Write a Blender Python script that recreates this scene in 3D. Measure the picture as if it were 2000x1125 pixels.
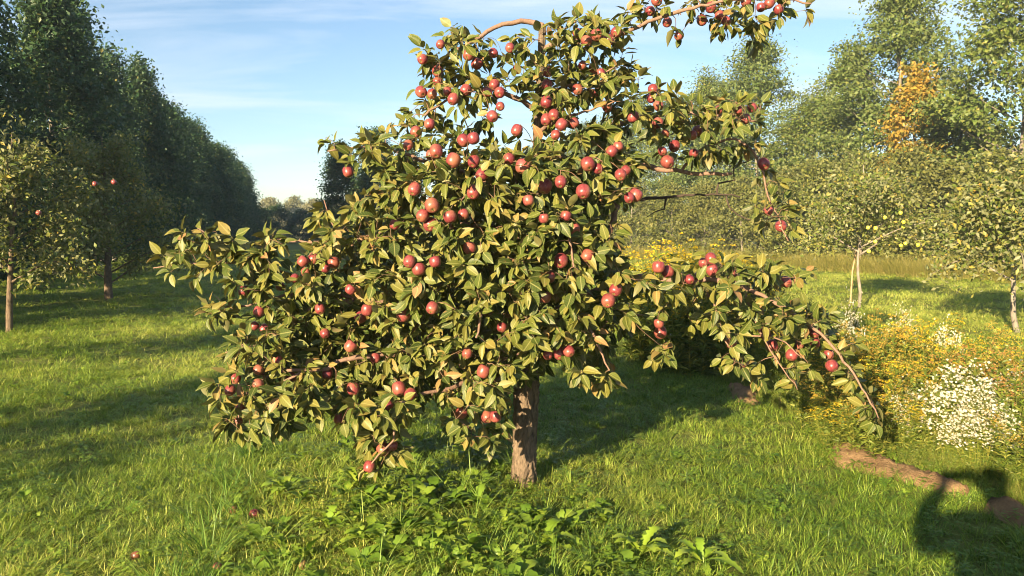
import bpy, math, random
import numpy as np
from mathutils import Matrix, Vector, Quaternion
R_ = math.radians
rng = np.random.default_rng(11)
random.seed(5)
sc = bpy.context.scene
for o in list(bpy.data.objects):
    bpy.data.objects.remove(o)

# ------------------------------------------------------------------ camera, sky, sun, exposure
FPX, CXP, CYP, HOR, CAMZ = 1511.0, 1000.0, 562.5, 450.0, 1.6
PITCH = math.atan((CYP - HOR) / FPX)
cam = bpy.data.cameras.new('camera')
cam.sensor_width = 36.0
cam.lens = 36.0 * FPX / 2000.0
cam.clip_start = 0.02
cam.clip_end = 3000
camo = bpy.data.objects.new('camera', cam)
camo.location = (0, 0, CAMZ)
camo.rotation_euler = (math.pi / 2 - PITCH, 0, 0)
sc.collection.objects.link(camo)
sc.camera = camo

SUN_AZ, SUN_EL = 30.3, 15.5      # direction the light travels (clockwise from +Y), elevation
world = bpy.data.worlds.new('World')
sc.world = world
world.use_nodes = True
wn, wl = world.node_tree.nodes, world.node_tree.links
wn.clear()
w_out = wn.new('ShaderNodeOutputWorld')
w_bg = wn.new('ShaderNodeBackground')
w_bg.inputs['Strength'].default_value = 0.052
sky = wn.new('ShaderNodeTexSky')
sky.sky_type = 'NISHITA'
sky.sun_disc = False
sky.sun_elevation = R_(SUN_EL)
sky.sun_rotation = R_(180 + SUN_AZ)
sky.air_density = 1.0
sky.dust_density = 0.4
sky.ozone_density = 2.2
# thin streaks of high cloud, the same over the whole sky
tc = wn.new('ShaderNodeTexCoord')
sep = wn.new('ShaderNodeSeparateXYZ'); wl.new(tc.outputs['Generated'], sep.inputs[0])
def wmath(op, a, b=None):
    n = wn.new('ShaderNodeMath'); n.operation = op
    for i, v in enumerate((a, b)):
        if v is None: continue
        if isinstance(v, (int, float)): n.inputs[i].default_value = v
        else: wl.new(v, n.inputs[i])
    return n.outputs[0]
zz = wmath('ADD', wmath('MAXIMUM', sep.outputs['Z'], 0.0), 0.13)
comb = wn.new('ShaderNodeCombineXYZ')
wl.new(wmath('DIVIDE', sep.outputs['X'], zz), comb.inputs[0])
wl.new(wmath('DIVIDE', sep.outputs['Y'], zz), comb.inputs[1])
mp = wn.new('ShaderNodeMapping'); wl.new(comb.outputs[0], mp.inputs[0])
mp.inputs['Rotation'].default_value = (0, 0, R_(-12)); mp.inputs['Scale'].default_value = (0.55, 1.6, 1); mp.inputs['Location'].default_value = (3.1, 1.3, 0)
nz = wn.new('ShaderNodeTexNoise'); wl.new(mp.outputs[0], nz.inputs['Vector'])
nz.inputs['Scale'].default_value = 1.15; nz.inputs['Detail'].default_value = 7; nz.inputs['Roughness'].default_value = 0.55; nz.inputs['Distortion'].default_value = 0.6
rmp = wn.new('ShaderNodeValToRGB'); wl.new(nz.outputs['Fac'], rmp.inputs[0])
rmp.color_ramp.elements[0].position = 0.45; rmp.color_ramp.elements[0].color = (0, 0, 0, 1)
rmp.color_ramp.elements[1].position = 0.74; rmp.color_ramp.elements[1].color = (0.75, 0.75, 0.75, 1)
mx = wn.new('ShaderNodeMixRGB'); wl.new(rmp.outputs[0], mx.inputs[0]); wl.new(sky.outputs[0], mx.inputs[1])
mx.inputs[2].default_value = (5.0, 5.5, 6.2, 1)
wl.new(mx.outputs[0], w_bg.inputs['Color'])
wl.new(w_bg.outputs[0], w_out.inputs['Surface'])

sun = bpy.data.lights.new('sun', 'SUN')
sun.energy = 5.0
sun.angle = R_(0.55)
sun.color = (1.0, 0.77, 0.46)
suno = bpy.data.objects.new('sun', sun)
SD = Vector((math.sin(R_(SUN_AZ)) * math.cos(R_(SUN_EL)), math.cos(R_(SUN_AZ)) * math.cos(R_(SUN_EL)), -math.sin(R_(SUN_EL))))
suno.rotation_euler = SD.to_track_quat('-Z', 'Y').to_euler()
suno.location = (-10, -18, 12)
sc.collection.objects.link(suno)

vs = sc.view_settings
vs.view_transform = 'Standard'; vs.look = 'None'; vs.gamma = 1.0; vs.use_curve_mapping = False
vs.exposure = 1.95
sc.render.engine = 'CYCLES'
cy = sc.cycles
cy.max_bounces = 4; cy.diffuse_bounces = 2; cy.glossy_bounces = 1; cy.transmission_bounces = 3; cy.transparent_max_bounces = 6
cy.volume_bounces = 0
cy.use_denoising = True
cy.filter_width = 1.0
cy.sample_clamp_indirect = 5.0

# ------------------------------------------------------------------ helpers
COL = sc.collection
cp_, sp_ = math.cos(PITCH), math.sin(PITCH)
def ray(px, py):
    dx, dy = (px - CXP) / FPX, -(py - CYP) / FPX
    return np.array([dx, cp_ + dy * sp_, -sp_ + dy * cp_])
def P(px, py, Y):                    # a point of the photograph at distance Y in front of the camera
    d = ray(px, py); return np.array([0, 0, CAMZ]) + d * (Y / d[1])
def G(px, py, z=0.0):                # a point of the photograph on the ground
    d = ray(px, py); return np.array([0, 0, CAMZ]) + d * ((z - CAMZ) / d[2])
def proj(p):
    p = np.asarray(p, float)
    q = p - np.array([0, 0, CAMZ])
    dep = q[..., 1] * cp_ - q[..., 2] * sp_
    up = q[..., 1] * sp_ + q[..., 2] * cp_
    dep = np.where(np.abs(dep) < 1e-6, 1e-6, dep)
    return np.stack([CXP + FPX * q[..., 0] / dep, CYP - FPX * up / dep, dep], -1)
def gz(x, y):                        # gentle unevenness of the ground
    return 0.022 * np.sin(x * 1.7 + 0.6 * y) + 0.018 * np.sin(y * 1.3 - 0.8 * x + 1.0) + 0.012 * np.sin(3.1 * x + 1.1) * np.sin(2.7 * y)
def inpoly(x, y, poly):
    poly = np.asarray(poly, float); c = np.zeros(np.shape(x), bool); j = len(poly) - 1
    for i in range(len(poly)):
        xi, yi, xj, yj = *poly[i], *poly[j]
        c ^= ((yi > y) != (yj > y)) & (x < (xj - xi) * (y - yi) / (yj - yi + 1e-12) + xi)
        j = i
    return c
def norm(v):
    v = np.asarray(v, float); return v / (np.linalg.norm(v, axis=-1, keepdims=True) + 1e-12)
def mesh_np(name, V, F, uv=None, attrs=None, smooth=True):
    V = np.asarray(V, np.float32); F = np.asarray(F, np.int32)
    m = bpy.data.meshes.new(name); k = F.shape[1]
    m.vertices.add(len(V)); m.vertices.foreach_set('co', V.ravel())
    m.loops.add(F.size); m.loops.foreach_set('vertex_index', F.ravel())
    m.polygons.add(len(F)); m.polygons.foreach_set('loop_start', np.arange(0, F.size, k, dtype=np.int32))
    m.polygons.foreach_set('use_smooth', np.full(len(F), smooth))
    if uv is not None:
        l = m.uv_layers.new(name='UVMap'); l.data.foreach_set('uv', np.asarray(uv, np.float32)[F.ravel()].ravel())
    for nm, a in (attrs or {}).items():
        at = m.attributes.new(nm, 'FLOAT', 'POINT'); at.data.foreach_set('value', np.asarray(a, np.float32))
    m.update(calc_edges=True)
    return m
def link(name, data, mat=None, parent=None, loc=None, world_coords=False):
    o = bpy.data.objects.new(name, data); COL.objects.link(o)
    if mat is not None and data is not None and len(data.materials) == 0: data.materials.append(mat)
    if parent is not None:
        o.parent = parent
        if world_coords: o.matrix_parent_inverse = Matrix.Translation(-Vector(parent.location))
    if loc is not None: o.location = loc
    return o
def empty(name, loc, rz=0.0, s=1.0):
    o = bpy.data.objects.new(name, None); COL.objects.link(o); o.location = loc; o.rotation_euler = (0, 0, rz); o.scale = (s, s, s)
    o.empty_display_size = 0.2
    return o
def tag(o, label=None, cat=None, group=None, kind=None):
    if label: o['label'] = label
    if cat: o['category'] = cat
    if group: o['group'] = group
    if kind: o['kind'] = kind
    return o
def copy_tree(o, parent=None):
    c = o.copy(); COL.objects.link(c)
    if parent is not None: c.parent = parent
    for ch in o.children: copy_tree(ch, c)
    return c
class MB:                            # collects triangles and quads (as triangles) of one mesh
    def __init__(s): s.V, s.F, s.n = [], [], 0
    def add(s, V, F):
        V = np.asarray(V, float); s.V.append(V); s.F.append(np.asarray(F, int) + s.n); s.n += len(V)
    def mesh(s, name, smooth=True): return mesh_np(name, np.concatenate(s.V), np.concatenate(s.F), smooth=smooth)
def frames(pts):
    pts = np.asarray(pts, float); T = np.gradient(pts, axis=0); T = norm(T)
    ref = np.array([0.31, 0.95, 0.05]) if abs(T[0][1]) < 0.9 else np.array([1., 0, 0])
    U = []; u = ref
    for t in T:
        u = u - t * np.dot(u, t); u = u / (np.linalg.norm(u) + 1e-9); U.append(u)
    U = np.array(U); return T, U, np.cross(T, U)
def tube(mb, pts, rad, sides=6, wob=0.0, cap=True):
    pts = np.asarray(pts, float); n = len(pts); rad = np.broadcast_to(np.asarray(rad, float), (n,))
    T, U, W = frames(pts); a = np.linspace(0, 2 * np.pi, sides, endpoint=False)
    rr = rad[:, None] * (1 + (wob * rng.standard_normal((n, sides)) if wob else 0))
    V = pts[:, None] + rr[..., None] * (np.cos(a)[None, :, None] * U[:, None] + np.sin(a)[None, :, None] * W[:, None])
    V = V.reshape(-1, 3); F = []
    for i in range(n - 1):
        for j in range(sides):
            p, q = i * sides + j, i * sides + (j + 1) % sides
            F += [(p, q, q + sides), (p, q + sides, p + sides)]
    if cap:
        V = np.vstack([V, pts[-1] + T[-1] * rad[-1] * 0.6]); k = len(V) - 1; b = (n - 1) * sides
        F += [(b + j, b + (j + 1) % sides, k) for j in range(sides)]
    mb.add(V, F)
def spline(pts, n=None, step=None):  # Catmull-Rom through the rows of pts
    p = np.asarray(pts, float); p = np.vstack([2 * p[0] - p[1], p, 2 * p[-1] - p[-2]]); out = []
    segs = len(p) - 3
    for i in range(segs):
        k = n or max(2, int(np.linalg.norm(p[i + 2, :3] - p[i + 1, :3]) / step))
        t = np.linspace(0, 1, k, endpoint=False)[:, None]
        a, b, c, d = p[i], p[i + 1], p[i + 2], p[i + 3]
        out.append(0.5 * (2 * b + (c - a) * t + (2 * a - 5 * b + 4 * c - d) * t ** 2 + (3 * b - a - 3 * c + d) * t ** 3))
    return np.vstack(out + [p[-2:-1]])

# ------------------------------------------------------------------ materials
def newmat(name):
    m = bpy.data.materials.new(name); m.use_nodes = True; nt = m.node_tree; nt.nodes.clear()
    return m, nt.nodes, nt.links
def N(nodes, t, **k):
    n = nodes.new(t)
    for a, v in k.items(): setattr(n, a, v)
    return n
def ramp(nodes, links, fac, stops):
    r = nodes.new('ShaderNodeValToRGB'); links.new(fac, r.inputs[0]); cr = r.color_ramp
    while len(cr.elements) < len(stops): cr.elements.new(0.5)
    for e, (p, c) in zip(cr.elements, stops): e.position = p; e.color = (*c, 1)
    return r.outputs[0]
def mixc(nodes, links, fac, a, b, mode='MIX'):
    m = nodes.new('ShaderNodeMixRGB'); m.blend_type = mode
    for i, v in enumerate((fac, a, b)):
        if isinstance(v, (int, float)): m.inputs[i].default_value = v
        elif isinstance(v, tuple): m.inputs[i].default_value = (*v, 1)
        else: links.new(v, m.inputs[i])
    return m.outputs[0]
def nmath(nodes, links, op, a, b=0.0):
    m = nodes.new('ShaderNodeMath'); m.operation = op
    for i, v in enumerate((a, b)):
        if isinstance(v, (int, float)): m.inputs[i].default_value = v
        else: links.new(v, m.inputs[i])
    return m.outputs[0]
def noise(nodes, links, scale, detail=4, rough=0.55, vec=None, dist=0.0):
    n = nodes.new('ShaderNodeTexNoise'); n.inputs['Scale'].default_value = scale; n.inputs['Detail'].default_value = detail
    n.inputs['Roughness'].default_value = rough; n.inputs['Distortion'].default_value = dist
    if vec is not None: links.new(vec, n.inputs['Vector'])
    return n.outputs['Fac']
def rand_fac(nodes, links):          # one random number per leaf (mesh island) and per object
    g = nodes.new('ShaderNodeNewGeometry'); oi = nodes.new('ShaderNodeObjectInfo')
    return nmath(nodes, links, 'FRACT', nmath(nodes, links, 'ADD', g.outputs['Random Per Island'], oi.outputs['Random'])), g, oi
def leaf_mat(name, stops, under=None, trans=0.35, gloss=0.08, rough=0.45, vein=False, tint=None, transcol=(1.25, 1.25, 0.55)):
    m, n, l = newmat(name)
    f, g, oi = rand_fac(n, l)
    c = ramp(n, l, f, stops)
    if tint:                          # whole-plant variation
        c = mixc(n, l, nmath(n, l, 'MULTIPLY', oi.outputs['Random'], 0.6), c, tint)
    if vein:
        uv = n.new('ShaderNodeUVMap'); s = n.new('ShaderNodeSeparateXYZ'); l.new(uv.outputs[0], s.inputs[0])
        d = nmath(n, l, 'ABSOLUTE', nmath(n, l, 'SUBTRACT', s.outputs[0], 0.5))
        mid = nmath(n, l, 'LESS_THAN', d, 0.045)
        side = nmath(n, l, 'SINE', nmath(n, l, 'MULTIPLY', nmath(n, l, 'SUBTRACT', s.outputs[1], nmath(n, l, 'MULTIPLY', d, 0.5)), 46.0))
        side = nmath(n, l, 'MULTIPLY', nmath(n, l, 'GREATER_THAN', side, 0.8), 0.14)
        c = mixc(n, l, nmath(n, l, 'MAXIMUM', nmath(n, l, 'MULTIPLY', mid, 0.4), side), c, (0.34, 0.33, 0.13))
        tcn = n.new('ShaderNodeTexCoord')
        # browning, dry margins and scab blotches on some leaves
        blot = noise(n, l, 26, 3, 0.6, tcn.outputs['Object'])
        bf = nmath(n, l, 'MULTIPLY', nmath(n, l, 'GREATER_THAN', blot, 0.66), 0.55)
        c = mixc(n, l, bf, c, (0.23, 0.13, 0.05))
    if under:
        c = mixc(n, l, nmath(n, l, 'MULTIPLY', g.outputs['Backfacing'], 0.75), c, under)
    dif = n.new('ShaderNodeBsdfPrincipled'); l.new(c, dif.inputs['Base Color'])
    dif.inputs['Roughness'].default_value = rough; dif.inputs['Specular IOR Level'].default_value = gloss * 4
    tr = n.new('ShaderNodeBsdfTranslucent'); l.new(mixc(n, l, 1.0, c, transcol, 'MULTIPLY'), tr.inputs[0])
    mx_ = n.new('ShaderNodeMixShader'); mx_.inputs[0].default_value = trans
    l.new(dif.outputs[0], mx_.inputs[1]); l.new(tr.outputs[0], mx_.inputs[2])
    o = n.new('ShaderNodeOutputMaterial'); l.new(mx_.outputs[0], o.inputs[0])
    return m
def bark_mat(name, dark, light, scale=9.0, bump=0.6, stretch=0.25):
    m, n, l = newmat(name)
    t = n.new('ShaderNodeTexCoord'); mpn = n.new('ShaderNodeMapping'); l.new(t.outputs['Object'], mpn.inputs[0]); mpn.inputs['Scale'].default_value = (1, 1, stretch)
    a = noise(n, l, scale * 4, 6, 0.65, mpn.outputs[0], 0.8); b = noise(n, l, scale, 3, 0.5, mpn.outputs[0])
    c = ramp(n, l, a, [(0.32, dark), (0.5, tuple((x + y) / 2 for x, y in zip(dark, light))), (0.66, light)])
    c = mixc(n, l, nmath(n, l, 'MULTIPLY', b, 0.5), c, tuple(x * 1.1 for x in light))
    p = n.new('ShaderNodeBsdfPrincipled'); l.new(c, p.inputs['Base Color']); p.inputs['Roughness'].default_value = 0.85; p.inputs['Specular IOR Level'].default_value = 0.2
    bp = n.new('ShaderNodeBump'); bp.inputs['Strength'].default_value = bump; bp.inputs['Distance'].default_value = 0.012; l.new(a, bp.inputs['Height']); l.new(bp.outputs[0], p.inputs['Normal'])
    o = n.new('ShaderNodeOutputMaterial'); l.new(p.outputs[0], o.inputs[0])
    return m
def plain_mat(name, col, rough=0.7, spec=0.3, var=0.0, vscale=8.0):
    m, n, l = newmat(name); p = n.new('ShaderNodeBsdfPrincipled')
    if var:
        t = n.new('ShaderNodeTexCoord'); f = noise(n, l, vscale, 4, 0.6, t.outputs['Object'])
        l.new(ramp(n, l, f, [(0.3, tuple(x * (1 - var) for x in col)), (0.7, tuple(min(1, x * (1 + var)) for x in col))]), p.inputs['Base Color'])
    else: p.inputs['Base Color'].default_value = (*col, 1)
    p.inputs['Roughness'].default_value = rough; p.inputs['Specular IOR Level'].default_value = spec
    o = n.new('ShaderNodeOutputMaterial'); l.new(p.outputs[0], o.inputs[0]); return m

M = {}
M['apple_leaf'] = leaf_mat('apple_leaf', [(0.0, (0.030, 0.050, 0.009)), (0.35, (0.062, 0.088, 0.014)), (0.65, (0.105, 0.118, 0.021)), (0.9, (0.15, 0.14, 0.03)), (0.97, (0.20, 0.145, 0.045)), (1.0, (0.24, 0.13, 0.06))],
                           under=(0.155, 0.15, 0.068), trans=0.15, gloss=0.07, rough=0.48, vein=True)
M['bark'] = bark_mat('apple_bark', (0.016, 0.013, 0.011), (0.2, 0.15, 0.105), 13, 1.0, 0.22)
M['limb'] = bark_mat('limb_bark', (0.10, 0.065, 0.05), (0.25, 0.16, 0.12), 24, 0.35, 0.6)
M['twig'] = plain_mat('twig_bark', (0.17, 0.10, 0.065), 0.7, 0.25, 0.35, 30)
M['dead_twig'] = plain_mat('dead_bark', (0.06, 0.045, 0.038), 0.85, 0.15, 0.3, 30)
M['grey_bark'] = bark_mat('grey_bark', (0.07, 0.06, 0.05), (0.26, 0.23, 0.19), 3, 0.4, 0.4)
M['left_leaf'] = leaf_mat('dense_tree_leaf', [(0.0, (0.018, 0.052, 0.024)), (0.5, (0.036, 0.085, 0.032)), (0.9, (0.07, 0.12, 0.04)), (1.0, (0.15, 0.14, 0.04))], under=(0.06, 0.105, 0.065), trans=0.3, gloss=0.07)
M['right_leaf'] = leaf_mat('poplar_leaf', [(0.0, (0.05, 0.09, 0.014)), (0.5, (0.11, 0.155, 0.026)), (0.9, (0.18, 0.21, 0.045)), (1.0, (0.28, 0.24, 0.06))], under=(0.16, 0.2, 0.085), trans=0.3, gloss=0.07, tint=(0.10, 0.15, 0.05))
M['yellow_leaf'] = leaf_mat('turning_leaf', [(0.0, (0.13, 0.15, 0.03)), (0.5, (0.3, 0.22, 0.045)), (1.0, (0.46, 0.28, 0.05))], trans=0.35)
M['shrub_leaf'] = leaf_mat('shrub_leaf', [(0.0, (0.06, 0.09, 0.018)), (0.5, (0.13, 0.16, 0.036)), (1.0, (0.24, 0.23, 0.06))], under=(0.18, 0.2, 0.09), trans=0.3, tint=(0.12, 0.12, 0.03))
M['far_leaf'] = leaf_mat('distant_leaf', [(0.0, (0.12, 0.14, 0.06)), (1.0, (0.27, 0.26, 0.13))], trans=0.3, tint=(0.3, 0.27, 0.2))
M['young_leaf'] = leaf_mat('young_apple_leaf', [(0.0, (0.06, 0.10, 0.02)), (0.5, (0.13, 0.17, 0.035)), (0.9, (0.25, 0.24, 0.06)), (1.0, (0.42, 0.30, 0.06))], under=(0.2, 0.21, 0.12), trans=0.3)
def grass_mat(name, lo, mid, hi):
    m, n, l = newmat(name)
    at = n.new('ShaderNodeAttribute'); at.attribute_type = 'INSTANCER'; at.attribute_name = 'tint'
    g = n.new('ShaderNodeNewGeometry')
    f = nmath(n, l, 'ADD', nmath(n, l, 'MULTIPLY', g.outputs['Random Per Island'], 0.5), nmath(n, l, 'MULTIPLY', at.outputs['Fac'], 0.5))
    c = ramp(n, l, f, [(0.1, lo), (0.5, mid), (0.92, hi)])
    p = n.new('ShaderNodeBsdfPrincipled'); l.new(c, p.inputs['Base Color']); p.inputs['Roughness'].default_value = 0.45; p.inputs['Specular IOR Level'].default_value = 0.35
    tr = n.new('ShaderNodeBsdfTranslucent'); l.new(mixc(n, l, 1.0, c, (1.2, 1.25, 0.6), 'MULTIPLY'), tr.inputs[0])
    ms = n.new('ShaderNodeMixShader'); ms.inputs[0].default_value = 0.35; l.new(p.outputs[0], ms.inputs[1]); l.new(tr.outputs[0], ms.inputs[2])
    o = n.new('ShaderNodeOutputMaterial'); l.new(ms.outputs[0], o.inputs[0]); return m
M['grass'] = grass_mat('grass_blade', (0.065, 0.14, 0.015), (0.22, 0.315, 0.04), (0.46, 0.46, 0.12))
M['long_grass'] = grass_mat('long_grass_blade', (0.05, 0.125, 0.018), (0.16, 0.27, 0.04), (0.34, 0.42, 0.10))
M['dry_grass'] = grass_mat('dry_grass_blade', (0.14, 0.18, 0.03), (0.28, 0.27, 0.075), (0.46, 0.38, 0.15))
M['weed_leaf'] = grass_mat('weed_leaf', (0.06, 0.12, 0.018), (0.145, 0.205, 0.032), (0.28, 0.28, 0.055))
M['clover'] = grass_mat('clover_leaf', (0.07, 0.15, 0.015), (0.15, 0.25, 0.028), (0.26, 0.34, 0.05))
M['dandelion'] = leaf_mat('dandelion_leaf', [(0, (0.16, 0.27, 0.025)), (1, (0.30, 0.40, 0.05))], trans=0.35, vein=False)
M['goldenrod_leaf'] = leaf_mat('goldenrod_leaf', [(0, (0.06, 0.105, 0.016)), (0.6, (0.145, 0.19, 0.03)), (1, (0.27, 0.26, 0.05))], trans=0.3)
M['goldenrod_yellow'] = leaf_mat('goldenrod_flower', [(0, (0.46, 0.32, 0.02)), (1, (0.68, 0.5, 0.04))], trans=0.25, gloss=0.02)
M['goldenrod_ochre'] = leaf_mat('goldenrod_fading', [(0, (0.27, 0.19, 0.04)), (1, (0.45, 0.31, 0.06))], trans=0.25, gloss=0.02)
M['goldenrod_brown'] = leaf_mat('goldenrod_spent', [(0, (0.2, 0.11, 0.035)), (1, (0.36, 0.2, 0.07))], trans=0.2, gloss=0.02)
M['aster_petal'] = leaf_mat('aster_petal', [(0, (0.62, 0.6, 0.5)), (1, (0.85, 0.84, 0.78))], trans=0.2, gloss=0.02, transcol=(1, 1, 1))
M['aster_centre'] = plain_mat('aster_centre', (0.5, 0.36, 0.05), 0.9, 0.1)
M['stake'] = plain_mat('stake_wood', (0.32, 0.22, 0.12), 0.8, 0.2, 0.3, 12)

def ground_mat():
    m, n, l = newmat('meadow_ground'); t = n.new('ShaderNodeTexCoord')
    a = noise(n, l, 0.35, 4, 0.6, t.outputs['Object']); b = noise(n, l, 9, 6, 0.7, t.outputs['Object']); c = noise(n, l, 60, 3, 0.6, t.outputs['Object'])
    col = ramp(n, l, b, [(0.3, (0.06, 0.08, 0.016)), (0.55, (0.13, 0.17, 0.035)), (0.75, (0.22, 0.22, 0.06))])
    col = mixc(n, l, nmath(n, l, 'MULTIPLY', a, 0.5), col, (0.24, 0.25, 0.07))
    col = mixc(n, l, nmath(n, l, 'MULTIPLY', c, 0.35), col, (0.05, 0.045, 0.02))
    p = n.new('ShaderNodeBsdfPrincipled'); l.new(col, p.inputs['Base Color']); p.inputs['Roughness'].default_value = 0.9; p.inputs['Specular IOR Level'].default_value = 0.1
    bp = n.new('ShaderNodeBump'); bp.inputs['Strength'].default_value = 0.8; bp.inputs['Distance'].default_value = 0.05; l.new(b, bp.inputs['Height']); l.new(bp.outputs[0], p.inputs['Normal'])
    o = n.new('ShaderNodeOutputMaterial'); l.new(p.outputs[0], o.inputs[0]); return m
M['ground'] = ground_mat()
def soil_mat():
    m, n, l = newmat('bare_soil'); t = n.new('ShaderNodeTexCoord')
    a = noise(n, l, 7, 6, 0.7, t.outputs['Object']); b = noise(n, l, 55, 5, 0.7, t.outputs['Object'])
    col = ramp(n, l, a, [(0.3, (0.19, 0.12, 0.065)), (0.6, (0.34, 0.23, 0.125)), (0.8, (0.46, 0.33, 0.19))])
    col = mixc(n, l, nmath(n, l, 'MULTIPLY', b, 0.5), col, (0.11, 0.065, 0.035))
    p = n.new('ShaderNodeBsdfPrincipled'); l.new(col, p.inputs['Base Color']); p.inputs['Roughness'].default_value = 0.95; p.inputs['Specular IOR Level'].default_value = 0.1
    bp = n.new('ShaderNodeBump'); bp.inputs['Strength'].default_value = 0.9; bp.inputs['Distance'].default_value = 0.03; l.new(b, bp.inputs['Height']); l.new(bp.outputs[0], p.inputs['Normal'])
    o = n.new('ShaderNodeOutputMaterial'); l.new(p.outputs[0], o.inputs[0]); return m
M['soil'] = soil_mat()
def apple_mat(name, blush, deep, pale, yellow=False):
    m, n, l = newmat(name); t = n.new('ShaderNodeTexCoord'); oi = n.new('ShaderNodeObjectInfo')
    off = n.new('ShaderNodeVectorMath'); off.operation = 'ADD'; l.new(t.outputs['Object'], off.inputs[0])
    cx = n.new('ShaderNodeCombineXYZ'); l.new(nmath(n, l, 'MULTIPLY', oi.outputs['Random'], 7.0), cx.inputs[0]); l.new(cx.outputs[0], off.inputs[1])
    mpn = n.new('ShaderNodeMapping'); l.new(off.outputs[0], mpn.inputs[0]); mpn.inputs['Scale'].default_value = (1, 1, 0.18)
    st = noise(n, l, 70, 4, 0.6, mpn.outputs[0]); pt = noise(n, l, 11, 3, 0.5, off.outputs[0])
    c = ramp(n, l, st, [(0.3, deep), (0.65, blush)])
    c = mixc(n, l, nmath(n, l, 'MULTIPLY', oi.outputs['Random'], 0.7), c, deep)
    s = n.new('ShaderNodeSeparateXYZ'); l.new(t.outputs['Object'], s.inputs[0])
    pf = ramp(n, l, pt, [(0.48, (0, 0, 0)), (0.72, (0.75, 0.75, 0.75))])
    c = mixc(n, l, pf, c, pale)
    vo = n.new('ShaderNodeTexVoronoi'); vo.inputs['Scale'].default_value = 150; l.new(off.outputs[0], vo.inputs['Vector'])
    dots = nmath(n, l, 'MULTIPLY', nmath(n, l, 'LESS_THAN', vo.outputs['Distance'], 0.17), 0.35)
    c = mixc(n, l, dots, c, (0.55, 0.36, 0.24))
    # russet in the stem bowl and round the eye
    r2 = n.new('ShaderNodeVectorMath'); r2.operation = 'LENGTH'; mp2 = n.new('ShaderNodeMapping'); l.new(t.outputs['Object'], mp2.inputs[0]); mp2.inputs['Scale'].default_value = (1, 1, 0); l.new(mp2.outputs[0], r2.inputs[0])
    c = mixc(n, l, nmath(n, l, 'MULTIPLY', nmath(n, l, 'LESS_THAN', r2.outputs['Value'], 0.009), 0.7), c, (0.32, 0.24, 0.09))
    p = n.new('ShaderNodeBsdfPrincipled'); l.new(c, p.inputs['Base Color']); p.inputs['Roughness'].default_value = 0.36; p.inputs['Specular IOR Level'].default_value = 0.45
    p.inputs['Coat Weight'].default_value = 0.12; p.inputs['Coat Roughness'].default_value = 0.3
    o = n.new('ShaderNodeOutputMaterial'); l.new(p.outputs[0], o.inputs[0]); return m
M['apple'] = apple_mat('red_apple_skin', (0.27, 0.066, 0.062), (0.125, 0.018, 0.026), (0.30, 0.125, 0.07))
M['yellow_apple'] = apple_mat('yellow_apple_skin', (0.55, 0.52, 0.07), (0.42, 0.46, 0.05), (0.6, 0.5, 0.15))
M['brown_apple'] = apple_mat('rotting_apple_skin', (0.22, 0.09, 0.04), (0.12, 0.04, 0.025), (0.34, 0.2, 0.09))
M['calyx'] = plain_mat('apple_calyx', (0.12, 0.085, 0.04), 0.9, 0.1)

# ------------------------------------------------------------------ ground, soil
def axis(a, b, fine0, fine1, coarse, fine):
    return np.unique(np.concatenate([np.linspace(a, fine0, coarse), np.linspace(fine0, fine1, fine), np.linspace(fine1, b, coarse)]))
gx, gy = axis(-900, 900, -14, 14, 14, 110), axis(-200, 1600, -4, 24, 14, 110)
XX, YY = np.meshgrid(gx, gy)
fade = np.clip(1.2 - np.hypot(XX, YY - 8) / 40, 0, 1)
ZZ = gz(XX, YY) * fade
nxg, nyg = len(gx), len(gy)
idx = np.arange(nxg * nyg).reshape(nyg, nxg)
Fq = np.stack([idx[:-1, :-1], idx[:-1, 1:], idx[1:, 1:], idx[1:, :-1]], -1).reshape(-1, 4)
ground = link('ground', mesh_np('ground', np.stack([XX, YY, ZZ], -1).reshape(-1, 3), Fq), M['ground'])
tag(ground, 'green meadow ground under the orchard grass', kind='structure')
# front edge of the weedy strip: bare soil thrown up in mounds
EDGE = spline(np.array([G(2150, 1100)[:2], G(1960, 1020)[:2], G(1780, 955)[:2], G(1610, 885)[:2], G(1430, 785)[:2], G(1270, 700)[:2], G(1190, 655)[:2], G(1100, 610)[:2], G(1010, 575)[:2]]), n=14)
def edge_dist(x, y):                 # signed distance to that edge (positive = in the weeds)
    p = np.stack([np.ravel(x), np.ravel(y)], -1)
    d = np.full(len(p), 1e9); sgn = np.zeros(len(p))
    for i in range(len(EDGE) - 1):
        a, b = EDGE[i], EDGE[i + 1]; ab = b - a
        t = np.clip(((p - a) @ ab) / (ab @ ab), 0, 1); q = p - (a + t[:, None] * ab); dd = np.hypot(q[:, 0], q[:, 1])
        cr = -(ab[0] * q[:, 1] - ab[1] * q[:, 0])
        up = dd < d; d[up] = dd[up]; sgn[up] = np.sign(cr[up])
    return (d * sgn).reshape(np.shape(x))
sx, sy = np.linspace(0.6, 3.6, 120), np.linspace(3.2, 12.5, 300)
SX, SY = np.meshgrid(sx, sy); ED = edge_dist(SX, SY)
bump = 0.5 + 0.5 * np.sin(5.1 * SX + 2.3 * SY) * np.sin(4.3 * SY - 3.0 * SX + 0.7)
fine = 0.011 * np.sin(31 * SX + 11 * SY) * np.sin(27 * SY - 9 * SX) + 0.008 * np.sin(63 * SX) * np.sin(57 * SY + 1.3) + 0.006 * rng.standard_normal(SX.shape)
def soil_w(SX, SY): return 0.0 + 0.20 * np.exp(-((SY - 5.05) / 0.5) ** 2) + 0.14 * np.exp(-((SY - 7.2) / 0.35) ** 2) + 0.17 * np.exp(-((SY - 9.6) / 0.4) ** 2) + 0.15 * np.exp(-((SY - 3.8) / 0.4) ** 2) + 0.025 * np.sin(5.3 * SY + 2 * SX)
wid = soil_w(SX, SY)
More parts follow.
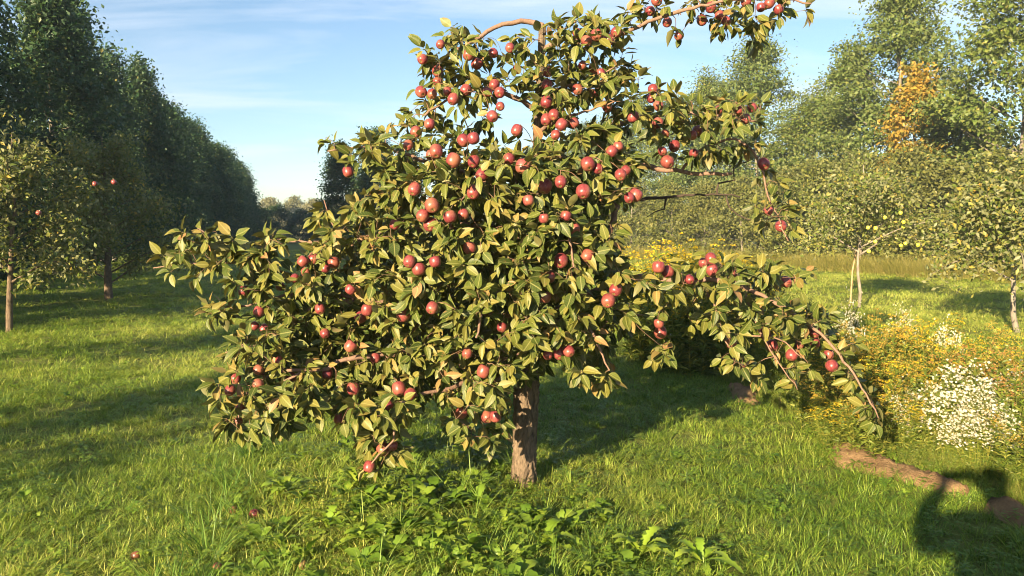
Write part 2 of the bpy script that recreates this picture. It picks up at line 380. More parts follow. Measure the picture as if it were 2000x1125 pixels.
prof = np.where(wid < 0.055, -1.2, np.clip(1 - np.abs(ED - 0.14 - 0.05 * np.sin(7 * SY)) / np.maximum(wid, 0.03), -1.2, 1))
SZ = gz(SX, SY) + np.where(prof > 0, 0.012 + 0.075 * prof ** 0.7 * (0.35 + bump), prof * 0.08) + fine * (prof > -0.2)
idx = np.arange(SX.size).reshape(SX.shape); Fq = np.stack([idx[:-1, :-1], idx[:-1, 1:], idx[1:, 1:], idx[1:, :-1]], -1).reshape(-1, 4)
keep = (prof.ravel()[Fq] > -0.5).any(1)
soil = link('bare_soil', mesh_np('bare_soil', np.stack([SX, SY, SZ], -1).reshape(-1, 3), Fq[keep]), M['soil'])
tag(soil, 'crumbly brown soil thrown up along the edge of the weeds', kind='structure')
def soil_prof(x, y):
    w = soil_w(x, y); return np.where(w < 0.055, -1.2, 1 - np.abs(edge_dist(x, y) - 0.14 - 0.05 * np.sin(7 * y)) / np.maximum(w, 0.03))

# ------------------------------------------------------------------ background trees
ROW = np.array([-0.232, 0.973]); PERP = np.array([0.973, 0.232])     # the rows run away to the left of straight ahead
def at_row(lat, t): return PERP * lat + ROW * t
LEAF4 = np.array([[0, 0, 0], [0.5, 0.42, 0.06], [0, 1.0, -0.06], [-0.5, 0.42, 0.06]])
def leaf_cloud(centres, size, normals_bias, jit=0.6, aspect=0.62, hang=0.25):
    n = len(centres); d = norm(rng.standard_normal((n, 3)) + np.array([0, 0, -hang])); nn = rng.standard_normal((n, 3)) * jit + normals_bias
    side = norm(np.cross(d, nn)); nn = np.cross(side, d)
    s = (size * rng.uniform(0.65, 1.35, n))[:, None, None]
    T = LEAF4[None]
    V = centres[:, None] + s * (T[..., 0:1] * aspect * side[:, None] + T[..., 1:2] * d[:, None] + T[..., 2:3] * nn[:, None])
    F = (np.arange(n) * 4)[:, None, None] + np.array([[0, 1, 2], [0, 2, 3]])[None]
    return V.reshape(-1, 3), F.reshape(-1, 3)
def bg_tree(h, rx, base, nclump, nleaf, size, seed, prof=0.8, flat=0.55, clump=0.16, trunk_r=0.13, lean=0.03, taper=0.0):
    global rng
    keep_r = rng; rng = np.random.default_rng(seed)
    mb = MB()
    tz = np.linspace(-0.1, h * 0.96, 12); sway = np.cumsum(rng.standard_normal((12, 2)) * lean, 0)
    tp = np.column_stack([sway[:, 0], sway[:, 1], tz])
    tube(mb, tp, np.linspace(trunk_r, 0.012, 12), 7, 0.05)
    cs = []
    for k in range(nclump):
        u = (k + rng.uniform()) / nclump; u = base + (1 - base) * u ** 0.9
        v = (u - base) / (1 - base)
        R = rx * (math.sin(math.pi * min(1, 0.13 + 0.87 * v) ** prof) ** 0.75 + 0.06) * (1 - taper * v ** 1.4)
        a = k * 2.39996 + rng.normal() * 0.5; r = R * rng.uniform(0.35, 1.0) ** 0.6
        ti = np.array([np.interp(u * h, tz, tp[:, 0]), np.interp(u * h, tz, tp[:, 1]), u * h])
        c = ti + np.array([math.cos(a) * r, math.sin(a) * r, rng.normal() * 0.25])
        cs.append((c, R))
        if k % 2 == 0:
            b0 = ti - np.array([0, 0, min(u * h * 0.6, r * 0.75)]); b0[:2] = [np.interp(b0[2], tz, tp[:, i]) for i in (0, 1)]
            mid = b0 * 0.45 + c * 0.55 + np.array([0, 0, -0.08 * r])
            tube(mb, spline([b0, mid, c], n=3), np.linspace(0.03, 0.008, 7) * (1.3 - v) * (trunk_r / 0.13), 4)
    C = []; Bs = []
    for c, R in cs:
        m_ = max(8, int(nleaf / nclump * rng.uniform(0.5, 1.6))); sg = h * clump * 0.33 * rng.uniform(0.7, 1.3)
        p = c + rng.standard_normal((m_, 3)) * np.array([sg, sg, sg * flat]); C.append(p)
        out = norm(c - np.array([tp[0, 0], tp[0, 1], c[2] - 0.5])) ; Bs.append(np.tile(out * 0.5 + np.array([0, 0, 0.7]), (m_, 1)))
    C = np.concatenate(C); Bs = np.concatenate(Bs)
    ok = C[:, 2] > 0.25; V, F = leaf_cloud(C[ok], size, Bs[ok])
    rng = keep_r
    return mb.mesh('trunk'), mesh_np('crown', V, F, smooth=False)
ORD = ['first', 'second', 'third', 'fourth', 'fifth', 'sixth', 'seventh', 'eighth', 'ninth', 'tenth', 'eleventh', 'twelfth', 'thirteenth', 'fourteenth', 'fifteenth', 'sixteenth', 'seventeenth', 'eighteenth', 'nineteenth', 'twentieth', 'twenty-first', 'twenty-second', 'twenty-third', 'twenty-fourth', 'twenty-fifth', 'twenty-sixth', 'twenty-seventh', 'twenty-eighth', 'twenty-ninth', 'thirtieth']
def put_tree(name, meshes, loc, h_scale, w_scale, rz, label, cat, group, bark, leafm):
    r = empty(name, (loc[0], loc[1], 0), rz); r.scale = (w_scale, w_scale, h_scale)
    a = link('trunk', meshes[0], bark, r); b = link('crown', meshes[1], None, r)
    if len(meshes[1].materials) == 0: meshes[1].materials.append(leafm)
    if meshes[1].materials[0] != leafm:
        b.material_slots[0].link = 'OBJECT'; b.material_slots[0].material = leafm
    b['kind'] = 'stuff'; tag(r, label, cat, group); return r
# left row: dense dark trees seen from their shaded side
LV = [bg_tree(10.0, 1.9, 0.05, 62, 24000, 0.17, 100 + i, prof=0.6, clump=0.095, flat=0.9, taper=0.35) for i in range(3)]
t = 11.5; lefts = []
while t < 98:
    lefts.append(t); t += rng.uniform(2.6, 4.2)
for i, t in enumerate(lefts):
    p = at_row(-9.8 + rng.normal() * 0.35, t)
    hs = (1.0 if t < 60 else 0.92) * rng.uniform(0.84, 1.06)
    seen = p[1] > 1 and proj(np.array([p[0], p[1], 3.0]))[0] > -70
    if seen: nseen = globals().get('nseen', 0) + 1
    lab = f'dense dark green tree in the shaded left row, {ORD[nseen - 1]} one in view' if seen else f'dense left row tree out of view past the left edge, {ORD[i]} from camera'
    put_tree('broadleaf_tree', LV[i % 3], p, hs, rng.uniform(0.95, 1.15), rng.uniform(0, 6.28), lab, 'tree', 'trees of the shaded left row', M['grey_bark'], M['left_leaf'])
# right row: tall sunlit poplars with sky showing through
RV = [bg_tree(12.2, 3.1, 0.10, 130, 27000, 0.155, 200 + i, prof=0.74, flat=0.5, clump=0.105, taper=0.36, trunk_r=0.16, lean=0.06) for i in range(3)]
rights = [(18.5, 1.0), (23.6, 1.04), (27.2, 0.58), (30.3, 1.02), (34.0, 0.84), (37.0, 0.72), (40.5, 1.0), (44.6, 0.84), (49, 0.98), (54, 0.92), (60, 0.97), (66, 0.95), (72, 0.97), (79, 0.95), (86, 0.95), (94, 0.95)]
for i, (t, hs) in enumerate(rights):
    p = at_row(25.0 + rng.normal() * 0.3, t)
    lab = 'tall poplar just out of view past the right edge' if i == 0 else f'tall airy sunlit poplar behind the meadow, {ORD[i - 1]} from the right edge'
    put_tree('poplar_tree', RV[i % 3], p, hs, rng.uniform(0.98, 1.14), rng.uniform(0, 6.28), lab, 'tree', 'poplars of the sunlit right row', M['grey_bark'], M['right_leaf'])
YV = bg_tree(8.2, 1.35, 0.12, 80, 8000, 0.17, 300, prof=0.9, flat=0.5, clump=0.10, trunk_r=0.08)
p = P(1778, 400, 32.5)
put_tree('birch_tree', YV, p, 1.0, 1.0, 0.3, 'slender tree turning orange yellow in front of the right poplars', 'tree', None, M['grey_bark'], M['yellow_leaf'])
# shrubs along the far side of the meadow
SV = [bg_tree(4.2, 1.7, 0.02, 80, 9000, 0.13, 400 + i, prof=0.6, flat=0.6, clump=0.17, trunk_r=0.06) for i in range(3)]
sh = [(1150, 47), (1235, 45), (1310, 43), (1380, 41), (1450, 38.5), (1525, 36), (1600, 33.5), (1680, 31.5), (1765, 29.5), (1850, 28), (1945, 26.5), (2050, 25.5)]
for i, (px, Y) in enumerate(sh):
    p = P(px, 450, Y)
    put_tree('shrub', SV[i % 3], p, rng.uniform(0.8, 1.12), rng.uniform(0.95, 1.25), rng.uniform(0, 6.28), f'bushy green shrub edging the far meadow, {ORD[i]} from the left', 'shrub', 'shrubs along the far meadow edge', M['grey_bark'], M['shrub_leaf'])
# dark hedge closing the lane, pale trees behind it, and the tree by the lane
hedge = [(430, 96), (470, 98), (510, 97), (548, 99), (588, 97), (628, 98), (668, 96), (715, 97), (770, 99), (830, 100), (900, 102), (975, 104), (1050, 104), (1120, 102)]
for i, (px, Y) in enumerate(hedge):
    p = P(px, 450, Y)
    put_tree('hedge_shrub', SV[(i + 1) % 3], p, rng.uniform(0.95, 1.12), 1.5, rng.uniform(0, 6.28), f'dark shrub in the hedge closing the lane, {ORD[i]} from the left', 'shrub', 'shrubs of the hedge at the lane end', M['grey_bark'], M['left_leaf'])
FV = [bg_tree(8.0, 3.0, 0.1, 80, 6000, 0.34, 500 + i, prof=0.7, clump=0.16) for i in range(2)]
far = [(440, 150, 0.95), (485, 165, 1.0), (530, 150, 0.95), (575, 158, 1.0), (612, 150, 0.92), (660, 160, 1.0), (720, 150, 1.1), (790, 160, 1.1), (860, 150, 1.1), (940, 160, 1.1), (1020, 150, 1.15), (1100, 155, 1.15)]
for i, (px, Y, hs) in enumerate(far):
    p = P(px, 450, Y)
    put_tree('distant_tree', FV[i % 2], p, hs, 1.15, rng.uniform(0, 6.28), f'pale hazy tree far beyond the lane hedge, {ORD[i]} from the left', 'tree', 'pale trees beyond the lane', M['grey_bark'], M['far_leaf'])
for i, (px, Y, hs, lab) in enumerate([(668, 46, 0.64, 'rounded dark tree beside the lane, left of the apple tree crown'), (735, 44, 0.70, 'tall dark tree showing just through the upper left apple branches'), (800, 50, 0.66, 'dark tree behind the left half of the apple tree'), (880, 54, 0.62, 'dark tree behind the middle of the apple tree')]):
    put_tree('broadleaf_tree', LV[i % 3], P(px, 450, Y), hs, 0.85, i * 1.3, lab, 'tree', None, M['grey_bark'], M['left_leaf'])

# ------------------------------------------------------------------ leaves and apples of the orchard trees
def leaf_template(curl, fold, wave, wid=0.27):
    s = np.array([0, 0.14, 0.34, 0.58, 0.8, 1.0]); w = np.array([0, 0.66, 1.0, 0.93, 0.55, 0]) * wid
    V, UV = [], []
    def pt(side, sv, wv):
        x = side * wv; z = fold * abs(side) * wv - curl * sv ** 2 + wave * math.sin(sv * 9 + side) * wv
        V.append((x * math.cos(fold * 0.8), 0.22 + sv, z)); UV.append((0.5 + 0.5 * side * wv / wid if wid else 0.5, sv))
    pt(0, 0, 0)
    for i in range(1, 5):
        pt(-1, s[i], w[i]); pt(0, s[i], w[i]); pt(1, s[i], w[i])
    pt(0, 1.0, 0)
    F = [(0, 2, 1), (0, 3, 2)]
    for i in range(3):
        a = 1 + 3 * i; b = a + 3
        F += [(a, a + 1, b + 1), (a, b + 1, b), (a + 1, a + 2, b + 2), (a + 1, b + 2, b + 1)]
    F += [(10, 11, 13), (11, 12, 13)]
    # leaf stalk
    k = len(V); V += [(-0.012, 0, 0.0), (0.012, 0, 0.0), (0.0, 0.23, -0.004), (0, 0.0, -0.02)]; UV += [(0.5, 0)] * 4
    F += [(k, k + 1, k + 2), (k + 1, k + 3, k + 2), (k + 3, k, k + 2)]
    F = [(a, c, b) if False else (a, b, c) for a, b, c in F]
    return np.array(V), np.array(F), np.array(UV)
LT = [leaf_template(0.12, 0.25, 0.07), leaf_template(0.30, 0.36, 0.12), leaf_template(-0.08, 0.2, 0.14, 0.3), leaf_template(0.48, 0.5, 0.10, 0.26), leaf_template(0.2, 0.75, 0.08, 0.28)]
def leaf_frames(d, nrm):
    d = norm(d); side = norm(np.cross(d, nrm)); n = np.cross(side, d); return side, d, n
def leaves_mesh(name, pos, d, nrm, size, var):
    side, d, n = leaf_frames(d, nrm); Vs, Fs, Us, off = [], [], [], 0
    for k in range(len(LT)):
        i = np.where(var == k)[0]
        if len(i) == 0: continue
        T, F, U = LT[k]
        V = pos[i, None] + size[i, None, None] * (T[None, :, 0:1] * side[i, None] + T[None, :, 1:2] * d[i, None] + T[None, :, 2:3] * n[i, None])
        Vs.append(V.reshape(-1, 3)); Fs.append(((np.arange(len(i)) * len(T))[:, None, None] + F[None]).reshape(-1, 3) + off); Us.append(np.tile(U, (len(i), 1))); off += len(i) * len(T)
    return mesh_np(name, np.concatenate(Vs), np.concatenate(Fs), uv=np.concatenate(Us))
LEAF_MESH = [mesh_np('leaf', T, F, uv=U) for T, F, U in LT]
for m_ in LEAF_MESH: m_.materials.append(M['apple_leaf'])
def apple_mesh(name='apple'):
    prof = [(0.0, 0.030), (0.006, 0.0295), (0.012, 0.033), (0.019, 0.0375), (0.0265, 0.0375), (0.033, 0.032), (0.0375, 0.022), (0.039, 0.009), (0.0385, -0.004), (0.036, -0.016), (0.031, -0.026), (0.024, -0.033), (0.016, -0.0365), (0.010, -0.0365), (0.005, -0.034), (0.0, -0.032)]
    ns = 20; V = []
    for i, (r, z) in enumerate(prof):
        for j in range(ns):
            a = 2 * math.pi * j / ns; lob = 1 + 0.018 * math.cos(5 * a) * (0.3 + (z < -0.02))
            V.append((r * lob * math.cos(a) * 0.97, r * lob * math.sin(a) * 0.97, z * 0.93))
    F = [(i * ns + j, (i + 1) * ns + j, (i + 1) * ns + (j + 1) % ns, i * ns + (j + 1) % ns) for i in range(len(prof) - 1) for j in range(ns)]
    return mesh_np(name, V, F)
APPLE = apple_mesh(); APPLE.materials.append(M['apple'])
mbs = MB(); tube(mbs, [(0, 0, 0.026), (0.001, 0, 0.037), (0.004, 0.001, 0.052)], [0.0013, 0.0011, 0.0016], 5); STEM = mbs.mesh('stem'); STEM.materials.append(M['twig'])
mbs = MB()
for k in range(5):
    a = k * 1.2566; mbs.add([(math.cos(a + d_) * r_, math.sin(a + d_) * r_, z_) for d_, r_, z_ in ((-0.5, 0.004, -0.0325), (0.5, 0.004, -0.0325), (0, 0.0085, -0.0365), (0, 0.002, -0.031))], [(0, 1, 2), (0, 2, 3), (1, 3, 2)])
CALYX = mbs.mesh('calyx'); CALYX.materials.append(M['calyx'])
APPLE_SMALL = apple_mesh('young_apple')

# ------------------------------------------------------------------ the old apple tree
TB = P(1023, 968, 4.72); TB[2] = 0
tree = empty('apple_tree', tuple(TB))
tag(tree, 'old apple tree laden with red apples in the middle of the grass', 'tree')
LIMBS = [  # (points as px, py, Y), start radius, end radius
    ([(1045, 215, 4.72), (1005, 190, 4.68), (940, 172, 4.6), (880, 190, 4.5), (830, 225, 4.45)], .016, .006),
    ([(1060, 50, 4.72), (1035, 42, 4.72), (1000, 45, 4.7), (965, 55, 4.68), (938, 69, 4.65), (910, 88, 4.6), (875, 105, 4.56), (850, 135, 4.52)], .017, .006),
    ([(1058, 105, 4.72), (1090, 76, 4.7), (1140, 74, 4.68), (1190, 76, 4.66), (1250, 50, 4.62), (1310, 28, 4.6), (1370, 12, 4.58), (1440, 0, 4.56), (1520, -4, 4.55), (1585, 8, 4.55)], .016, .005),
    ([(1050, 340, 4.72), (1120, 282, 4.8), (1200, 245, 4.88), (1300, 222, 4.92), (1400, 225, 4.92), (1480, 238, 4.9)], .022, .006),
    ([(1040, 590, 4.72), (1110, 550, 4.86), (1185, 458, 4.98), (1210, 380, 5.02), (1236, 328, 5.0), (1265, 325, 4.98), (1330, 336, 4.96), (1380, 340, 4.95), (1430, 339, 4.94)], .030, .011),
    ([(1330, 336, 4.96), (1365, 295, 4.9), (1420, 272, 4.86), (1460, 285, 4.84), (1485, 325, 4.82), (1500, 380, 4.8), (1522, 435, 4.78), (1540, 470, 4.76)], .009, .004),
    ([(1045, 430, 4.74), (1130, 404, 4.95), (1225, 392, 5.08), (1290, 386, 5.1), (1350, 381, 5.1), (1400, 379, 5.1), (1445, 384, 5.1)], .022, .004),
    ([(1400, 379, 5.1), (1404, 358, 5.1), (1433, 352, 5.1), (1434, 326, 5.08), (1470, 310, 5.06)], .006, .003),
    ([(1418, 380, 5.1), (1424, 405, 5.1), (1445, 422, 5.1), (1490, 437, 5.08)], .006, .003),
    ([(1299, 386, 5.1), (1298, 408, 5.1), (1280, 413, 5.1), (1262, 424, 5.1)], .007, .002),
    ([(1033, 650, 4.72), (1120, 590, 4.7), (1240, 541, 4.66), (1300, 546, 4.6), (1340, 550, 4.56), (1390, 545, 4.5), (1450, 560, 4.45), (1530, 600, 4.42), (1590, 640, 4.38), (1640, 692, 4.32), (1690, 768, 4.25), (1716, 815, 4.22)], .026, .004),
    ([(1355, 552, 4.54), (1395, 590, 4.5), (1402, 640, 4.46), (1425, 676, 4.42)], .009, .004),
    ([(1402, 645, 4.46), (1450, 655, 4.42), (1520, 662, 4.4), (1570, 700, 4.36)], .007, .003),
    ([(1150, 580, 4.7), (1220, 610, 4.75), (1280, 620, 4.78), (1290, 670, 4.78)], .008, .003),
    ([(1450, 560, 4.45), (1480, 640, 4.4), (1530, 720, 4.36), (1560, 760, 4.34)], .007, .003),
    ([(1036, 620, 4.72), (900, 605, 4.66), (760, 592, 4.58), (640, 586, 4.5), (570, 576, 4.46), (500, 592, 4.44), (420, 612, 4.42)], .028, .004),
    ([(700, 590, 4.55), (600, 545, 4.52), (490, 515, 4.5), (430, 482, 4.5), (385, 445, 4.5)], .011, .003),
    ([(490, 515, 4.5), (400, 512, 4.5), (300, 522, 4.5)], .006, .003),
    ([(640, 586, 4.5), (560, 630, 4.46), (500, 660, 4.42), (440, 690, 4.4)], .009, .003),
    ([(1030, 690, 4.72), (900, 690, 4.5), (780, 690, 4.38), (660, 705, 4.28), (640, 722, 4.26), (540, 728, 4.22), (480, 768, 4.18), (462, 835, 4.16)], .026, .004),
    ([(590, 727, 4.24), (530, 760, 4.2), (490, 790, 4.18)], .008, .003),
    ([(1030, 680, 4.72), (930, 742, 4.35), (810, 774, 4.12), (776, 800, 4.06), (766, 860, 4.0), (725, 905, 3.96)], .022, .004),
    ([(1045, 480, 4.72), (950, 442, 4.62), (850, 445, 4.52), (760, 455, 4.46), (660, 475, 4.44), (560, 470, 4.46), (500, 462, 4.46)], .024, .004),
    ([(1048, 360, 4.72), (960, 342, 4.66), (870, 330, 4.58), (780, 296, 4.52), (700, 288, 4.5), (640, 295, 4.5)], .020, .004),
    ([(1040, 560, 4.72), (1000, 560, 4.4), (950, 590, 4.1), (930, 660, 3.92)], .024, .005),
    ([(1045, 450, 4.72), (1080, 430, 4.4), (1110, 460, 4.12), (1120, 520, 4.0)], .018, .005),
    ([(1036, 620, 4.72), (1100, 612, 4.45), (1150, 640, 4.25), (1190, 725, 4.18)], .02, .004),
    ([(1030, 700, 4.72), (960, 752, 4.4), (905, 800, 4.25)], .014, .004),
    ([(1046, 450, 4.72), (1000, 410, 5.1), (930, 390, 5.5), (880, 400, 5.7)], .022, .005),
    ([(1040, 560, 4.72), (1080, 540, 5.2), (1130, 540, 5.6), (1180, 560, 5.8)], .022, .005),
    ([(1045, 500, 4.72), (900, 500, 4.9), (780, 520, 5.1), (690, 540, 5.2)], .02, .005),
    ([(1049, 320, 4.72), (1000, 330, 4.4), (950, 350, 4.2), (900, 390, 4.05)], .015, .004),
    ([(690, 480, 4.45), (650, 440, 4.45), (634, 392, 4.45)], .006, .003),
    ([(1053, 190, 4.72), (1100, 170, 4.6), (1150, 160, 4.52), (1200, 130, 4.5)], .012, .004),
    ([(1050, 260, 4.72), (1090, 235, 4.5), (1140, 220, 4.4), (1200, 200, 4.4)], .013, .004),
]
mb = MB()
tp = spline(np.array([(*P(px, py, 4.72), r) for px, py, r in [(1023, 985, .088), (1023, 950, .082), (1024, 900, .076), (1027, 800, .074), (1029, 735, .073), (1033, 660, .065), (1040, 560, .054), (1046, 460, .046), (1050, 360, .036), (1050, 280, .029), (1052, 200, .025), (1057, 110, .022), (1060, 48, .020)]]), step=0.012)
NS = 56; T_, U_, W_ = frames(tp[:, :3]); ang = np.linspace(0, 2 * np.pi, NS, endpoint=False)
hh = tp[:, 2:3]; aa = ang[None]
ridge = np.abs(np.sin(aa * 5.5 + 2.2 * np.sin(hh * 9) + 1.3 * np.sin(hh * 23 + aa * 2))) ** 0.6 + 0.6 * np.abs(np.sin(aa * 9 + 3.1 * np.sin(hh * 14 + 1) - hh * 17)) ** 0.7
cross = 0.35 * np.sin(hh * 70 + 4 * np.sin(aa * 3)) * np.sin(aa * 7 + hh * 31)
rr = tp[:, 3:4] * (0.66 + 0.25 * ridge + 0.05 * cross + 0.03 * rng.standard_normal((len(tp), NS)) + 0.05 * np.sin(aa * 2 + hh * 6) + 0.25 * np.exp(-np.maximum(hh, 0) / 0.07) * (0.5 + 0.5 * np.sin(aa * 4 + 1)))
V = tp[:, None, :3] + rr[..., None] * (np.cos(ang)[None, :, None] * U_[:, None] + np.sin(ang)[None, :, None] * W_[:, None])
idx = np.arange(len(tp) * NS).reshape(len(tp), NS); nx_ = np.roll(idx, -1, 1)
link('trunk', mesh_np('trunk', V.reshape(-1, 3), np.stack([idx[:-1], nx_[:-1], nx_[1:], idx[1:]], -1).reshape(-1, 4)), M['bark'], tree, world_coords=True)
nodes_p = [tp[tp[:, 2] > 0.75][::4, :3]]; nodes_r = [tp[tp[:, 2] > 0.75][::4, 3]]
for k, (pts, r0, r1) in enumerate(LIMBS):
    w = spline(np.array([P(*q) for q in pts]), step=0.04)
    w += rng.standard_normal(w.shape) * 0.0035
    rad = np.linspace(r0, r1, len(w)) * (1 + 0.06 * rng.standard_normal(len(w)))
    mb = MB(); tube(mb, w, rad, 9, 0.05)
    for j in range(3, len(w) - 2, 5):    # knobbly spurs
        if r0 < 0.008: break
        dirn = norm(rng.standard_normal(3)); tube(mb, [w[j], w[j] + dirn * (rad[j] + 0.012)], [0.005, 0.0025], 5)
    link('branch', mb.mesh('branch'), M['dead_twig'] if k in (6, 7, 8, 9) else M['limb'], tree, world_coords=True)
    if k not in (7, 8, 9):
        nodes_p.append(w[2:]); nodes_r.append(rad[2:])
# apples, where the photograph shows them
APP = '''860,87 915,107 964,104 996,94 931,125 1010,136 854,142 854,157 823,180 844,184 874,179 909,176 885,194 965,166 952,181 976,181 977,208 962,228 1009,255 839,243 812,258 925,271 906,275 1070,140 1068,166 1067,200 1081,225 1067,234 1096,244 1085,264 825,116
1129,66 1165,69 1146,80 1203,63 1188,79 1303,44 1326,70 1371,40 1388,15 1405,30 1419,42 1457,4 1502,7 1521,19 1486,15 1283,2 1270,22 1137,128 1159,133 1173,144 1128,175 1169,181 1186,210 1236,229 1121,241 1101,243 1275,175 1272,192 1286,207 1404,215 1443,215 1469,211 1457,233 1284,241 1299,262 1352,265 1362,256
797,284 842,304 852,296 885,314 925,316 994,311 941,342 1021,326 1150,322 1166,329 1095,356 1064,365 1139,375 1032,392 924,376 809,370 844,402 825,422 840,439 879,424 905,419 771,439 1062,427 1105,422 1122,447 917,485 1095,510 1147,500 817,526 850,512 1074,542 800,512
1195,296 1207,287 1317,286 1294,296 1304,317 1355,300 1492,321 1500,412 1525,442 1229,387 1241,382 1221,334 1212,342 1286,522 1304,531 1374,514 1389,507 1391,527 1347,546 1366,540 1440,540 1535,551 1428,670 1449,721 1494,652 1508,676 1561,673 1546,694 1591,649 1592,671 1619,693 1625,715 1290,650 1287,632
1063,581 1188,588 1202,567 912,691 944,726 1076,693 1091,691 1107,687 901,806 952,815 968,814 780,760 800,770 757,791 787,616 844,602 612,506 591,511 597,532 651,514 636,524 575,544 547,560 684,566 505,609 497,637 516,643 717,606 704,620 625,604 635,652 477,570
684,677 548,707 504,723 508,736 504,751 569,738 639,731 460,740 449,763 469,797 465,824 535,805 663,819 767,871 721,912 749,878 680,336 733,700 980,640 690,760'''
apx = np.array([[float(v) for v in s.split(',')] for s in APP.split()])
def front_Y(px, py):
    r2 = ((px - 960) / 430.0) ** 2 + ((py - 520) / 390.0) ** 2
    body = 4.72 - 0.82 * np.sqrt(np.clip(1 - r2, 0, 1))
    wing = np.where(px < 760, np.where(py > 560, 4.36 - (py - 560) * 0.0009, 4.46), np.where(px > 1240, np.where(py > 470, 4.45, 4.76), 4.5))
    wing = np.where((px < 840) & (py > 740), 4.05, wing)
    wing = np.where((px >= 840) & (px < 1010) & (py > 740), 4.2, wing)
    return np.minimum(body, wing)
apos, arad = [], []
for px, py in apx:
    Y = float(front_Y(px, py)) + rng.uniform(-0.04, 0.14)
    apos.append(P(px, py, Y)); arad.append(rng.uniform(0.70, 1.02) * (0.90 if py < 300 or px < 640 else 1.0))
apos = np.array(apos); arad = np.array(arad)
for it in range(30):                  # touching apples press side by side, not into each other
    for i in range(len(apos)):
        d = apos - apos[i]; dist = np.linalg.norm(d, axis=1); md = 0.0385 * (arad + arad[i])
        for j in np.where((dist < md) & (dist > 1e-6))[0]:
            v = d[j] * np.array([0.5, 1.6, 0.5]); v = v / (np.linalg.norm(v) + 1e-9); push = (md[j] - dist[j]) * 0.5
            apos[j] += v * push; apos[i] -= v * push
tips = []
for k in range(len(apos)):
    o = link('apple', APPLE, None, tree)
    o.parent = tree; o.matrix_parent_inverse = Matrix.Translation(-Vector(tree.location))
    down = Vector((rng.normal() * 0.45 - 0.1, -rng.uniform(0.0, 1.5), -1.0)).normalized()
    q = (-down).to_track_quat('Z', 'Y') @ Quaternion((0, 0, 1), rng.uniform(0, 6.28))
    s = arad[k]
    o.location = apos[k]; o.rotation_mode = 'QUATERNION'; o.rotation_quaternion = q; o.scale = (s * rng.uniform(0.97, 1.04), s * rng.uniform(0.97, 1.04), s * rng.uniform(0.92, 1.05))
    link('stem', STEM, None, o); link('calyx', CALYX, None, o)
    tips.append(np.array(o.location) + np.array(q @ Vector((0.004, 0.001, 0.052))) * s)
tips = np.array(tips)
# leaf sprays: outlines of the foliage as areas of the photograph, each with its own depth
MAIN = [(700, 285), (790, 235), (800, 150), (822, 85), (870, 50), (940, 60), (1000, 72), (1060, 35), (1110, 25), (1170, 38), (1250, 15), (1245, 80), (1240, 150), (1270, 145), (1330, 155), (1355, 190), (1480, 195), (1505, 230), (1480, 285), (1370, 310), (1250, 315), (1225, 400), (1195, 470), (1235, 540), (1235, 630), (1185, 660), (1200, 745), (1150, 755), (1090, 705), (1045, 725), (1000, 742), (975, 780), (870, 770), (790, 800), (700, 810), (620, 790), (560, 740), (520, 660), (560, 600), (600, 540), (620, 470), (660, 440), (700, 385), (760, 370), (740, 330)]
AREAS = [ # polygon, clusters, half-depth, mode
    (MAIN, 1750, 'body'),
    ([(1230, 25), (1290, -40), (1420, -40), (1600, -15), (1585, 30), (1500, 40), (1500, 82), (1440, 88), (1400, 62), (1330, 78), (1250, 75)], 44, 'wing'),
    ([(1240, 500), (1330, 522), (1400, 500), (1480, 520), (1585, 520), (1555, 560), (1615, 600), (1640, 640), (1690, 665), (1640, 692), (1590, 740), (1560, 770), (1500, 742), (1440, 735), (1392, 715), (1405, 655), (1345, 640), (1350, 600), (1270, 590)], 105, 'wing'),
    ([(1615, 690), (1660, 700), (1700, 760), (1735, 815), (1700, 835), (1650, 765)], 10, 'wing'),
    ([(1268, 600), (1310, 600), (1305, 695), (1275, 700)], 6, 'wing'),
    ([(1440, 280), (1495, 300), (1545, 400), (1560, 470), (1510, 470), (1470, 400)], 10, 'wing'),
    ([(285, 525), (340, 480), (365, 435), (440, 450), (470, 500), (400, 545), (330, 545)], 18, 'wing'),
    ([(400, 470), (490, 450), (545, 455), (560, 500), (620, 470), (620, 560), (560, 600), (470, 640), (395, 610), (400, 585), (470, 570), (370, 545)], 57, 'wing'),
    ([(610, 480), (620, 400), (640, 385), (655, 440), (660, 490)], 8, 'wing'),
    ([(630, 280), (700, 270), (780, 280), (740, 330), (650, 310)], 11, 'wing'),
    ([(430, 690), (470, 640), (540, 640), (580, 700), (640, 760), (640, 820), (540, 835), (490, 860), (435, 845), (415, 760), (440, 725), (520, 705)], 79, 'front'),
    ([(700, 800), (800, 780), (790, 850), (770, 900), (735, 925), (705, 905), (690, 860), (735, 830)], 26, 'front'),
    ([(880, 760), (1000, 750), (985, 850), (960, 870), (880, 840)], 23, 'front'),
    ([(640, 780), (760, 790), (740, 830), (650, 830)], 16, 'front'),
]
cl = []
